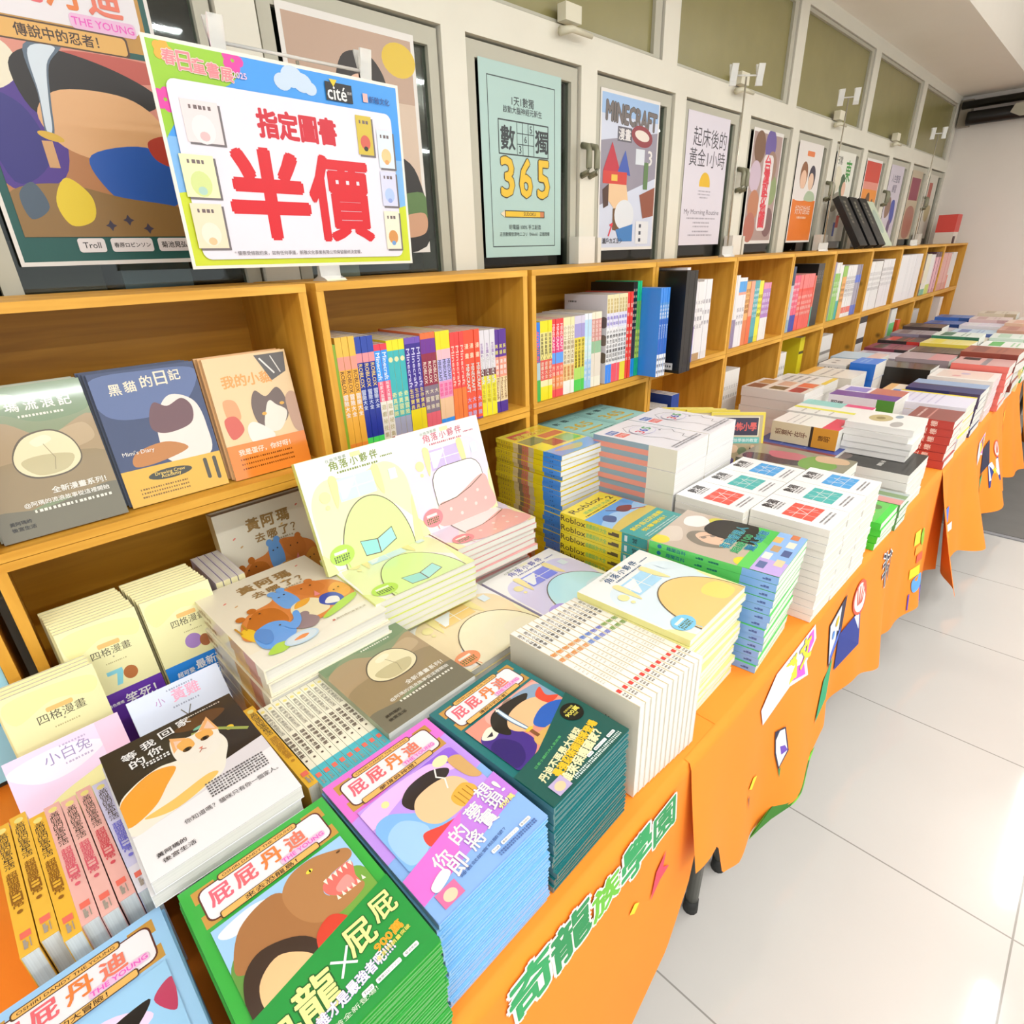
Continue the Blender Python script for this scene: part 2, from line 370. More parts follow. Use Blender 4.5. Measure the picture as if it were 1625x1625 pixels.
# dark blind roll under the soffit on the far wall
b = empty('blind_roll', Matrix.Translation((-.2, YF - .08, 2.26))); tag(b, 'black roller blind in its tube high on the far wall', 'blind')
link('roll', MB().tube([(-.98, -.01, -.025), (-.96, -.01, -.025), (.9, -.01, -.025)], .045, 14).mesh('roll', [mat('#0d0c0c', .35)], True), b)
link('upper_tube', MB().tube([(-1.03, 0, .065), (.9, 0, .07)], .026, 12).mesh('upper_tube', [mat('#1a170f', .4)], True), b)
link('wall_bracket', MB().quadbox((-1.04, .0, -.07), (-.97, .079, .1)).mesh('wall_bracket', [mat('#8d8474', .5)]), b)
link('motor_cap', MB().prism([(-.72, -.03), (-.7, 0.02), (-.55, .02), (-.55, -.06), (-.66, -.06)], -.075, -.06).mesh('motor_cap', [mat('#a8a391', .5)]), b)
# dark grey door mat on the tiles
m = empty('floor_mat', Matrix.Translation((.4, 4.7, 0))); tag(m, 'large grey floor mat lying on the white tiles', 'mat')
link('pile', MB().quadbox((-.9, -1.02, .0005), (.9, 1.2, .008)).mesh('pile', [mat('#6d6a66', .95, noise=.12)]), m)
link('rubber_edge', MB().quadbox((-.92, -1.05, .0005), (.92, -1.021, .006)).mesh('rubber_edge', [mat('#8b8a8c', .7)]), m)

# ------------------------------------------------------------------ folding tables and their cloths
TY = [(-.95, .925), (.935, 2.735), (2.745, 4.4), (4.41, 6.0)]
for k, (a, b) in enumerate(TY):
    t = empty('folding_table', Matrix.Translation((-.75, (a + b) / 2, 0)))
    tag(t, ['folding table nearest the camera under an orange cloth', 'folding table second along the wall under an orange cloth', 'folding table third along the wall under an orange cloth', 'folding table against the far wall under an orange cloth'][k], 'table')
    h = (b - a) / 2
    link('tabletop', MB().quadbox((-.48, -h, .705), (.483, h, .738)).mesh('tabletop', [mat('#8a7a66', .6)]), t)
    for sx in (-.42, .417):
        for sy in (-h + .07, h - .057):
            l = link('leg', MB().tube([(sx, sy, .03), (sx + (.01 if sx > 0 else 0), sy + .004, .704)], .0145, 12, r2=.016).mesh('leg', [mat('#63635c', .4, metal=.3)], True), t)
            link('rubber_foot', MB().tube([(sx, sy, .0), (sx, sy, .038)], .0175, 12, r2=.0162).mesh('rubber_foot', [mat('#22221f', .7)], True), l)

def interp(P, x):
    if x <= P[0][0]: return P[0][1]
    for (a, b), (c, d) in zip(P, P[1:]):
        if x <= c: return b + (d - b) * (x - a) / (c - a)
    return P[-1][1]
CLOTHS = [dict(a=-.95, b=.70, hem=[(-.95, .26), (.40, .24), (.46, .266), (.573, .335), (.633, .436), (.651, .506), (.70, .735)], fl=.02, amp=.006, lam=.9, ph=0, x0=-.262),
          dict(a=.60, b=2.36, hem=[(.60, .52), (.69, .50), (.72, .40), (.8, .345), (.92, .32), (1.05, .35), (1.18, .395), (1.45, .39), (1.6, .35), (2.36, .33)], fl=.045, amp=.020, lam=.46, ph=1.2, x0=-.2595),
          dict(a=2.22, b=4.15, hem=[(2.2, .30), (2.5, .34), (2.9, .26), (3.4, .32), (4.15, .28)], fl=.1, amp=.034, lam=.58, ph=2.2, x0=-.2595),
          dict(a=4.152, b=6.0, hem=[(4.15, .25), (5, .35), (6, .3)], fl=.1, amp=.03, lam=.6, ph=.4, x0=-.2595)]
def cloth_x(c, y, z):
    d = max(0, .735 - z) / .45
    e = 1.0
    return c['x0'] + c['fl'] * d ** 1.2 + c['amp'] * min(d, 1.2) * (math.sin(2 * math.pi * (y - c['a']) / c['lam'] + c['ph']) + .4 * math.sin(2 * math.pi * (y - c['a']) / (c['lam'] * .43) + 1)) 
ORG = mat('#ee8418', .75, noise=.04)
CLO = []
for k, c in enumerate(CLOTHS):
    m = MB(); N = 150; Q = 26
    ys = [c['a'] + (c['b'] - c['a']) * i / N for i in range(N + 1)]
    zt = .7405
    for y in ys:
        lift = .0 if k == 0 else .0006
        if k and y < CLOTHS[k - 1]['b']: back = c['x0'] - .012
        else: back = -.962
        m.v.append((back, y, zt + lift)); m.v.append((c['x0'] - .012, y, zt + lift)); m.v.append((c['x0'] - .003, y, zt - .002))
        hz = interp(c['hem'], y) + .006 * math.sin(y * 23)
        for q in range(1, Q + 1):
            z = .734 - (.734 - hz) * q / Q
            m.v.append((cloth_x(c, y, z), y, z))
    st = Q + 3
    for i in range(N):
        for q in range(st - 1): m.f.append([i * st + q, i * st + q + 1, (i + 1) * st + q + 1, (i + 1) * st + q]); m.i.append(0)
    o = link('tablecloth', m.mesh('tablecloth', [ORG], True))
    tag(o, ['orange printed tablecloth with green lettering over the nearest table', 'orange tablecloth with a pink lettered banner print, second from the camera', 'orange tablecloth with bunched folds in front of the grey mat', 'orange tablecloth over the table by the far wall'][k], 'tablecloth')
    CLO.append((o, c))

# ------------------------------------------------------------------ wooden crates, two tiers
def crate(y0, y1, z0, z1, label, grp, xf=-.97, xb=-1.222):
    c = empty('wooden_crate', Matrix.Translation((xf, (y0 + y1) / 2, z0))); tag(c, label, 'crate', grp)
    h = (y1 - y0) / 2; d = xb - xf; t = .013; H = z1 - z0
    link('bottom_board', MB().quadbox((d, -h, 0), (0, h, t)).mesh('bottom_board', [wood()]), c)
    link('top_board', MB().quadbox((d, -h, H - t), (0, h, H)).mesh('top_board', [wood()]), c)
    for sgn in (-1, 1):
        a, b = (-h, -h + .014) if sgn < 0 else (h - .014, h)
        link('side_panel', MB().quadbox((d, a, t), (-.001, b, H - t)).mesh('side_panel', [wood(vert=True)]), c)
    link('back_panel', MB().quadbox((d, -h + .014, t), (d + .008, h - .014, H - t)).mesh('back_panel', [wood('#e0a22a', '#ba7e10')]), c)
    return c
CY = [(-.03, .481), (.499, 1.019), (1.034, 1.556), (1.559, 2.064), (2.067, 2.57), (2.573, 3.057), (3.06, 3.612), (3.615, 4.178), (4.181, 4.76), (4.763, 5.28), (5.283, 6.04)]
for k, (a, b) in enumerate(CY):
    extra = [', holding cat picture books', ', holding thin game comics', ', with a dark knot', ', holding tall black books'][k] if k < 4 else ''
    crate(a, b, 1.066, 1.39, f'open pine book crate, {ORD[k]} along the upper tier{extra}', 'upper tier of book crates')
    crate(a, b, .742, 1.065, f'open pine book crate on the table, {ORD[k]} along the lower tier', 'lower tier of book crates')
crate(-.55, -.05, .742, 1.065, 'open pine book crate at the near end of the lower tier', 'lower tier of book crates')

# ------------------------------------------------------------------ the near table: comics along its front edge
def oshiri(border, border2, sub, pic, belly):
    def fn(A):
        A.rect(0, 0, 1, 1, border)
        if border2: A.poly([(0, .3), (1, .18), (1, 1), (0, 1)], border2[0]); A.poly([(0, .62), (1, .5), (1, 1), (0, 1)], border2[1])
        for (a, b, c, d) in ((.07, .04, .2, .075), (.8, .04, .93, .075), (.07, .215, .2, .25), (.8, .215, .93, .25)): A.rect(a, b, c, d, '#b98a3e'); A.L -= .6
        for (a, b, c, d) in ((.06, .04, .12, .11), (.88, .04, .94, .11), (.06, .18, .12, .25), (.88, .18, .94, .25)): A.rect(a, b, c, d, '#b98a3e'); A.L -= .6
        A.L += 1
        A.rrect(.085, .053, .915, .237, .05, '#5a2a20'); A.rrect(.095, .06, .905, .23, .045, '#fbf6fa')
        A.rrect(.22, .033, .76, .073, .02, '#4e3420'); A.rrect(.228, .038, .752, .068, .018, '#d9a85a')
        A.text('OSHIRI DANDY THE YOUNG', .49, .053, .48, .02, '#4e3420', .02)
        for ch, u, col in (('屁', .2, '#e8687a'), ('屁', .36, '#ea6a72'), ('丹', .53, '#ee8440'), ('迪', .7, '#e87a62')): A.text(ch, u, .132, .13, .125, col, .03)
        A.rrect(.56, .178, .87, .214, .02, '#f7c4e6'); A.text('THE YOUNG', .715, .196, .29, .032, '#ee5fc4', .03, ol='#fbe3f4', olw=.03)
        A.rrect(.15, .218, .8, .258, .015, '#4e3420'); A.rrect(.157, .222, .793, .254, .012, '#d9a85a'); A.text(sub, .47, .238, .34, .036, '#3c2718', .02)
        A.clip = (.07, .275, .93, .75); pic(A); A.clip = (0, 0, 1, 1); belly(A)
        A.rrect(.53, .93, .6, .95, .008, '#ffffff'); A.text('Troll', .565, .94, .05, .013, '#333333', .01)
        A.rrect(.62, .93, .78, .95, .008, '#ffffff'); A.text('春原ロビンソン', .7, .94, .14, .014, '#333333', .01)
        A.rrect(.8, .93, .9, .95, .008, '#ffffff'); A.text('菊池晃弘', .85, .94, .08, .014, '#333333', .01)
    return fn
def pic_dino(A):     # jungle cliffs and a roaring dinosaur
    A.rect(.07, .275, .93, .74, '#9cc4e8'); A.blob([(.1, .31), (.3, .29), (.42, .33), (.3, .37), (.14, .36)], '#eef4fa')
    A.blob([(.07, .5), (.2, .42), (.36, .45), (.4, .74), (.07, .74)], '#5d8a3f'); A.blob([(.66, .52), (.8, .45), (.93, .5), (.93, .74), (.6, .74)], '#6f9c40')
    A.blob([(.09, .5), (.2, .35), (.42, .31), (.52, .4), (.6, .55), (.52, .74), (.3, .68), (.16, .56)], '#9c6a40')
    A.blob([(.46, .36), (.55, .29), (.7, .28), (.84, .32), (.92, .36), (.9, .41), (.74, .42), (.66, .47), (.72, .53), (.86, .54), (.85, .58), (.68, .6), (.55, .57), (.47, .48)], '#a9774a')
    A.blob([(.7, .43), (.88, .42), (.86, .5), (.85, .545), (.72, .53), (.665, .475)], '#d86a62'); A.blob([(.73, .49), (.82, .47), (.83, .53), (.74, .525)], '#f09a94')
    for k in range(6):
        u = .69 + .035 * k; A.poly([(u, .424), (u + .024, .42), (u + .013, .452)], '#fffbe8'); A.poly([(u + .01, .545), (u + .032, .548), (u + .02, .52)], '#fffbe8')
    A.ell(.66, .335, .022, .014, '#f4e04a'); A.ell(.664, .335, .006, .012, '#20170c'); A.ell(.86, .345, .014, .008, '#5a3a22')
    A.blob([(.1, .57), (.24, .5), (.46, .58), (.5, .74), (.1, .74)], '#3b2a22'); A.blob([(.16, .62), (.3, .57), (.44, .66), (.42, .74), (.16, .74)], '#e0b483')
    A.blob([(.5, .62), (.62, .58), (.7, .66), (.6, .74), (.48, .74)], '#c8402e')
def bel_green(A):
    A.poly([(0, .72), (1, .6), (1, 1), (0, 1)], '#1e8a3a')
    for t, u, v, sz in (('恐', .14, .86, .2), ('龍', .36, .815, .22), ('屁', .68, .745, .17), ('屁', .87, .71, .15)): A.text(t, u, v, sz, sz, '#f3ef9a', .024, ol='#1b5a28', olw=.06)
    A.line([(.49, .75), (.6, .82)], .014, '#ffffff'); A.line([(.6, .74), (.5, .83)], .014, '#ffffff')
    A.text('誰才是最強者呢!!!?', .55, .885, .5, .07, '#ffffff', .03, 6, '#7a49b8', .05)
    A.text('900萬', .8, .83, .19, .06, '#f5a623', .03, 6, '#f6e36a', .05); A.text('全系列銷量突破', .8, .868, .24, .026, '#f6e36a', .02, 6)
    A.text('恐龍島大冒險全新登場!', .36, .955, .5, .03, '#eaf5e0', .01)
def pic_dream(A):
    A.rect(.07, .275, .93, .72, '#b58fe0'); A.blob([(.07, .3), (.5, .28), (.93, .34), (.93, .45), (.5, .36), (.07, .42)], '#e9b6ea')
    A.blob([(.5, .29), (.7, .3), (.93, .45), (.93, .3), (.8, .28)], '#8a5ad0'); A.ell(.25, .34, .03, c='#f7e9a0'); A.ell(.78, .33, .07, .05, '#f3e7b4')
    A.blob([(.07, .45), (.2, .4), (.34, .48), (.5, .6), (.46, .72), (.07, .72)], '#7fb4ea'); A.blob([(.1, .52), (.25, .48), (.36, .6), (.25, .7), (.1, .7)], '#a6d0f4')
    A.blob([(.34, .4), (.46, .34), (.66, .34), (.78, .4), (.7, .44), (.5, .43), (.38, .48)], '#2a211e'); A.blob([(.36, .5), (.44, .43), (.62, .42), (.76, .46), (.8, .56), (.68, .64), (.46, .64), (.37, .58)], '#f1c79a')
    A.blob([(.3, .62), (.44, .65), (.6, .68), (.42, .72), (.28, .7)], '#d8453c'); A.blob([(.62, .56), (.76, .53), (.82, .6), (.74, .66), (.63, .64)], '#d9a441')
    for k in range(4): A.line([(.65 + .04 * k, .56), (.66 + .04 * k, .64)], .008, '#a87420')
    A.blob([(.82, .36), (.93, .38), (.93, .56), (.84, .52)], '#c59b62')
    A.line([(.66, .5), (.7, .44), (.66, .4), (.7, .35)], .012, '#fffaf2')
def bel_pink(A):
    A.poly([(0, .74), (1, .6), (1, .86), (0, .98)], '#b878d4'); A.poly([(0, .74), (.6, .655), (.3, .88), (0, .9)], '#e06cc8'); A.poly([(0, .9), (1, .79), (1, 1), (0, 1)], '#8ab4ee')
    for t, u, v in (('你', .27, .79), ('的', .47, .745), ('夢', .66, .71), ('想', .82, .655), ('!', .93, .69), ('即', .33, .865), ('將', .52, .83), ('實', .69, .79), ('現', .83, .75)): A.text(t, u, v, .035 if t == '!' else .13, .125, '#fdfdf2', .02, 6, '#7d63c8', .03)
    A.rect(.08, .9, .24, .98, '#d86a9a'); A.ell(.16, .945, .05, .04, '#f4d4b4'); A.text('900萬', .88, .79, .15, .045, '#f7ef8a', .03, 4, '#5a57a8', .05); A.blob([(.1, .86), (.22, .83), (.25, .87), (.12, .9)], '#ffffff')
    A.text('睡著就能實現願望？', .5, .905, .44, .026, '#33518a', .005, 5); A.lines(.56, .92, (.965, .978), .014, '#4a68a0')
def pic_ninja(A):
    A.rect(.07, .275, .93, .7, '#d98a78'); A.blob([(.3, .28), (.6, .28), (.93, .3), (.93, .45), (.6, .38), (.3, .4)], '#e8a79a'); A.ell(.56, .32, .09, .06, '#8d7565')
    A.blob([(.6, .3), (.8, .3), (.93, .34), (.93, .5), (.74, .44)], '#7f97b0')
    A.blob([(.07, .42), (.24, .38), (.36, .46), (.4, .62), (.28, .7), (.07, .7)], '#40267e'); A.blob([(.07, .5), (.2, .47), (.28, .58), (.2, .68), (.07, .68)], '#2c1a66')
    A.blob([(.1, .4), (.22, .36), (.3, .41), (.18, .45)], '#e9e2cd'); A.poly([(.14, .41), (.22, .4), (.19, .43)], '#2b2233')
    A.blob([(.24, .4), (.36, .3), (.6, .3), (.76, .34), (.6, .4), (.4, .42), (.3, .5)], '#1d1714'); A.blob([(.34, .46), (.46, .38), (.66, .37), (.8, .42), (.78, .5), (.6, .54), (.42, .55)], '#eebc8c')
    A.blob([(.78, .4), (.9, .36), (.86, .44), (.93, .5), (.8, .5)], '#d2452f'); A.blob([(.52, .54), (.72, .49), (.9, .54), (.93, .66), (.7, .64), (.56, .62)], '#2458ae'); A.blob([(.4, .62), (.6, .62), (.8, .66), (.7, .7), (.4, .7)], '#caa05a')
    A.blob([(.46, .66), (.6, .64), (.62, .7), (.48, .7)], '#f0d236')
    # a drawn sword
    A.blob([(.4, .32), (.44, .29), (.445, .4), (.46, .54), (.43, .55), (.4, .44)], '#4d6a86'); A.blob([(.41, .33), (.435, .305), (.437, .4), (.452, .535), (.435, .54), (.41, .44)], '#dceaf4')
    A.ell(.447, .555, .042, .02, '#d9b23a'); A.rect(.43, .565, .465, .63, '#7a4a2a'); A.poly([(.42, .28), (.428, .3), (.445, .305), (.428, .311), (.42, .333), (.412, .311), (.395, .305), (.412, .3)], '#fffdf0')
def bel_teal(A):
    A.poly([(0, .72), (.32, .7), (1, .52), (1, 1), (0, 1)], '#14514a')
    A.text('丹迪不再是大偵探', .42, .81, .62, .075, '#fff6c2', .04, 10, '#7a4a14', .05); A.text('最強忍術師即將登場', .55, .845, .66, .08, '#f7c92e', .05, 10, '#7a3a14', .05); A.text('誰來保護國家？', .52, .905, .6, .085, '#fff6c2', .05, 10, '#5a3a14', .05)
    A.text('忍者小鎮的大人氣故事', .36, .75, .4, .024, '#5fbf6a', .01, 9)
    A.ell(.84, .66, .105, c='#0d0d0a'); A.text('900萬', .84, .66, .16, .05, '#f4e86a', .03); A.text('全系列銷量', .84, .63, .12, .022, '#f4e86a', .01); A.text('突破', .84, .69, .06, .022, '#f4e86a', .01)
    A.rect(.1, .9, .25, .985, '#b0a0c4'); A.ell(.17, .945, .05, .04, '#e8c49c'); A.lines(.3, .92, (.965, .98), .014, '#d8e8e0')

def ed(c1): return lambda A: A.bands((0, .12, c1)).lines(.25, .8, (.3, .36, .5), .3, '#ffffff')
sp = Spec('comic_book', .148, .21, T(.887, 17), '#2f9a38', '#3a9a3c', '#cfe6c0', oshiri('#35a03c', None, '來去恐龍島！', pic_dino, bel_green), None, True, .3, .5)
stack(sp, -.370, .081, .887, 'green dinosaur comic hardback', 'beside the pink one', 0, .002)
sp = Spec('comic_book', .148, .21, T(.880, 17), '#7fbdf0', '#8d9cc8', '#d6e9f6', oshiri('#d66cc8', ('#b58be0', '#8ab4ee'), '夢境與神燈！', pic_dream, bel_pink), None, True, .3, .5)
stack(sp, -.386, .237, .880, 'pink and light blue comic hardback', 'next to green comics', .5, .002)
sp = Spec('comic_book', .148, .21, T(.880, 14), '#17696b', '#4d7f86', '#cfe4e4', oshiri('#17696b', None, '傳說中的忍者！', pic_ninja, bel_teal), None, True, .3, .5)
stack(sp, -.391, .394, .880, 'dark teal ninja comic hardback', 'at table edge', 2, .0025)
def pic_sky(A):
    A.rect(.07, .275, .93, .74, '#9dccf0'); A.blob([(.1, .5), (.3, .36), (.6, .34), (.8, .45), (.6, .5), (.3, .55)], '#ecd6f2'); A.blob([(.3, .5), (.5, .4), (.8, .38), (.7, .46), (.5, .5)], '#1d1714'); A.blob([(.3, .6), (.5, .48), (.75, .48), (.85, .62), (.6, .74), (.3, .74)], '#f1c79a'); A.blob([(.82, .4), (.93, .36), (.9, .5)], '#b03a5a')
sp = Spec('comic_book', .148, .21, T(.862, 14), '#8fc4ee', '#9fb4d0', '#d6e9f6', oshiri('#9cc8ee', None, '王子的大冒險！', pic_sky, lambda A: A.poly([(0, .8), (1, .7), (1, 1), (0, 1)], '#4a8fd8')), None, True, .3, .5)
stack(sp, -.395, -.082, .862, 'pale blue adventure comic hardback', 'in the near corner', 0, .002)

# the row of paperbacks standing spine up, and the two books lying on them
def spine_ama(bg, txt, foot, heart='#c25a4a', sub='超萌貓咪日常'):
    def fn(A):
        A.rect(0, 0, 1, 1, bg)
        if foot: A.rect(0, .8, 1, 1, foot)
        A.ell(.5, .05, .28, c='#f4e48a')
        for j, ch in enumerate('黃阿瑪的後宮生活'): A.text(ch, .5, .1 + .038 * j, .6, None, '#40352c', .01)
        for j, ch in enumerate(sub): A.text(ch, .5, .44 + .044 * j, .62, None, txt, .02)
        A.ell(.5, .72, .16, c=txt)
        A.rect(.22, .86, .78, .9, '#e06a5a'); A.lines(.3, .7, (.92, .94, .96), .25, '#9a8f84')
    return fn
G_COL = [('#f0b93e', '#8a5a1c', None, 'yellow'), ('#f0bb42', '#8a5a1c', None, 'yellow'), ('#efb83c', '#8a5a1c', None, 'yellow'), ('#f3b9b0', '#d05a6a', None, 'pink'), ('#f4bcb2', '#d05a6a', None, 'pink'), ('#f3b8ae', '#c84a54', None, 'pink'), ('#d3d0ee', '#6a6ac8', '#f0ecf6', 'lavender')]
for k, (bg, tx, ft, nm) in enumerate(G_COL):
    y = -.1105 + .0152 * k - (.001 if k > 2 else 0)
    sp = Spec('paperback_book', .128, .182, .0142, bg, bg, '#e8f0f2', None, spine_ama(bg, tx, ft), False, .35, .3)
    sp.put(spineupM(-.610 - .004 * (k % 2) - (.012 if k < 2 else 0), y, .8065, 1), f'{nm} paperback standing spine up, {ORD[k]} from the near end of its row', 'pastel paperbacks standing spine up')
wsp = Spec('paperback_book', .128, .182, .0158, '#eef2f0', '#eef2f0', '#f2f4f0', None, None, False, .35, .3)
for k in range(8): wsp.put(spineupM(-.592, .010 + .0164 * k, .8065, 0), f'white paperback spine up beneath the photo cat book, {ORD[k]} from the near side', 'white paperbacks under the cat book')
sp = Spec('paperback_book', .128, .182, .0142, '#f2bd3a', '#f2bd3a', '#f4f0e0', None, spine_ama('#f2bd3a', '#b5822a', None, sub='聰明貓咪教養'), False, .35, .3)
sp.put(spineupM(-.602, .1525, .8065, 1), 'yellow paperback spine up between the cat book and the cream row', 'cream row')
csp = Spec('paperback_book', .128, .182, .0099, '#f2eed8', '#f2eed8', '#f6f3e4', None, spine_ama('#f2eed8', '#5a4a40', '#48aebb', sub='貓咪哪有這麼'), False, .35, .3)
for k in range(9): csp.put(spineupM(-.588, .1655 + .0104 * k, .8065, 1), f'cream paperback with turquoise foot standing spine up, {ORD[k]} after the yellow spine', 'cream paperbacks with turquoise feet')
def cat_photo(A):
    A.rect(0, 0, 1, 1, '#2c241a'); A.blob([(.5, .1), (.75, .05), (.9, .12), (.7, .18)], '#5a3a1a'); A.ell(.85, .3, .03, c='#e0b92c'); A.ell(.62, .06, .03, c='#6a4a1c'); A.line([(.6, .2), (.75, .24), (.95, .38)], .03, '#8f9a4a'); A.ell(.68, .17, .06, .02, '#6fae94')
    A.rect(0, .6, 1, 1, '#e9e6e8'); A.poly([(0, .6), (.6, .54), (1, .5), (1, .62), (0, .7)], '#cfcace')
    A.blob([(-.0, .45), (.12, .36), (.3, .32), (.44, .34), (.5, .27), (.72, .26), (.78, .38), (.72, .5), (.6, .62), (.2, .68), (0, .68)], '#f6efe0')
    A.blob([(0, .46), (.1, .38), (.26, .33), (.4, .38), (.3, .48), (.18, .58), (0, .62)], '#e39a34'); A.blob([(.1, .62), (.3, .6), (.55, .56), (.6, .6), (.3, .67)], '#f0c56a')
    A.blob([(.42, .3), (.45, .16), (.54, .2), (.64, .2), (.74, .13), (.77, .27), (.72, .4), (.58, .45), (.46, .4)], '#faf3e6')
    A.poly([(.43, .28), (.45, .14), (.55, .2)], '#f0b270'); A.poly([(.65, .2), (.75, .11), (.78, .27)], '#f0b270'); A.poly([(.455, .26), (.465, .18), (.52, .21)], '#f4cdb4'); A.poly([(.69, .2), (.745, .15), (.76, .25)], '#f4cdb4')
    A.blob([(.47, .23), (.56, .21), (.58, .29), (.5, .31)], '#eeb05a'); A.blob([(.62, .21), (.72, .23), (.72, .29), (.63, .28)], '#eeb05a')
    A.ell(.52, .3, .033, .024, '#5a3c14'); A.ell(.66, .285, .033, .024, '#5a3c14'); A.ell(.52, .3, .016, .022, '#120c06'); A.ell(.66, .285, .016, .022, '#120c06')
    A.poly([(.585, .34), (.62, .337), (.604, .357)], '#d8806a'); A.line([(.604, .357), (.58, .375)], .008, '#b06a5a'); A.line([(.604, .357), (.63, .37)], .008, '#b06a5a')
    for t, u, v in (('等', .17, .12), ('我', .31, .1), ('回', .45, .08), ('家', .59, .06), ('的', .2, .2), ('你', .33, .185)): A.text(t, u, v, .1, .095, '#ffffff', .02, 4)
    A.lines(.22, .42, (.245, .265), .018, '#ffffff'); A.lines(.62, .9, (.04,), .014, '#d8d0c4')
    A.lines(.5, .93, (.63, .65, .67, .69, .71, .73), .016, '#5a5658', 3)
    A.text('你知道嗎？貓咪只有你一個家人。', .62, .79, .66, .048, '#3a3438', .012); A.text('黃阿瑪的', .17, .885, .18, .04, '#3a3438', .014); A.text('後宮生活', .2, .93, .2, .04, '#3a3438', .014)
sp = Spec('paperback_book', .148, .21, .0162, '#efeef0', '#d8d4d2', '#f6f3ec', cat_photo, None, False, .3, .4)
stack(sp, -.593, .068, .905, 'paperback with orange and white cat photo', 'over white paperbacks', -.4, .003, .8715, n=2)
def grassland(A):
    A.rect(0, 0, 1, 1, '#7d8a68'); A.blob([(0, .3), (.3, .22), (.6, .35), (1, .25), (1, .6), (.5, .55), (0, .62)], '#a08a68'); A.blob([(0, .55), (.4, .48), (1, .52), (1, .8), (.5, .78), (0, .85)], '#8f7d5c'); A.blob([(0, 0), (.5, 0), (1, 0), (1, .2), (.6, .25), (.3, .17), (0, .26)], '#6f8562')
    A.blob([(0, .8), (.4, .82), (1, .75), (1, 1), (0, 1)], '#6e6a58'); A.blob([(.1, .06), (.4, .04), (.5, .1), (.2, .15)], '#8fa37e'); A.blob([(.62, .36), (.9, .3), (.95, .42), (.7, .46)], '#b09a78')
    A.blob([(.3, .44), (.42, .33), (.64, .31), (.78, .4), (.8, .54), (.66, .62), (.42, .62), (.3, .55)], '#5a5040'); A.blob([(.31, .445), (.43, .34), (.635, .32), (.77, .405), (.79, .535), (.655, .61), (.43, .61), (.31, .545)], '#d8cfa8'); A.blob([(.34, .5), (.5, .47), (.74, .5), (.66, .59), (.44, .6)], '#b8ae86'); A.blob([(.46, .37), (.58, .34), (.62, .38), (.5, .41)], '#ebe4c4'); A.line([(.55, .4), (.6, .5), (.57, .58)], .006, '#8f8768')
    for t, u in (('阿', .28), ('瑪', .43), ('流', .57), ('浪', .7), ('記', .83)): A.text(t, u, .13 - .0 * u, .1, .095, '#fbf8ec', .02)
    A.lines(.45, .8, (.2,), .02, '#f4f0e0'); A.text('全新漫畫系列！', .7, .715, .44, .06, '#fbf8ec', .02); A.text('@阿瑪的流浪故事從這裡開始', .58, .78, .68, .052, '#fbf8ec', .014); A.lines(.3, .92, (.83,), .026, '#f4f0e0'); A.text('黃阿瑪的', .17, .88, .16, .036, '#2e2a22', .02); A.text('後宮生活', .18, .92, .18, .036, '#2e2a22', .02)
sp = Spec('paperback_book', .148, .21, T(.881, 7), '#8f8468', '#9aa080', '#f8f6ee', grassland, None, False, .35, .3)
stack(sp, -.610, .3325, .881, 'grassland cover comic paperback', 'by cream spines', 1, .0012)
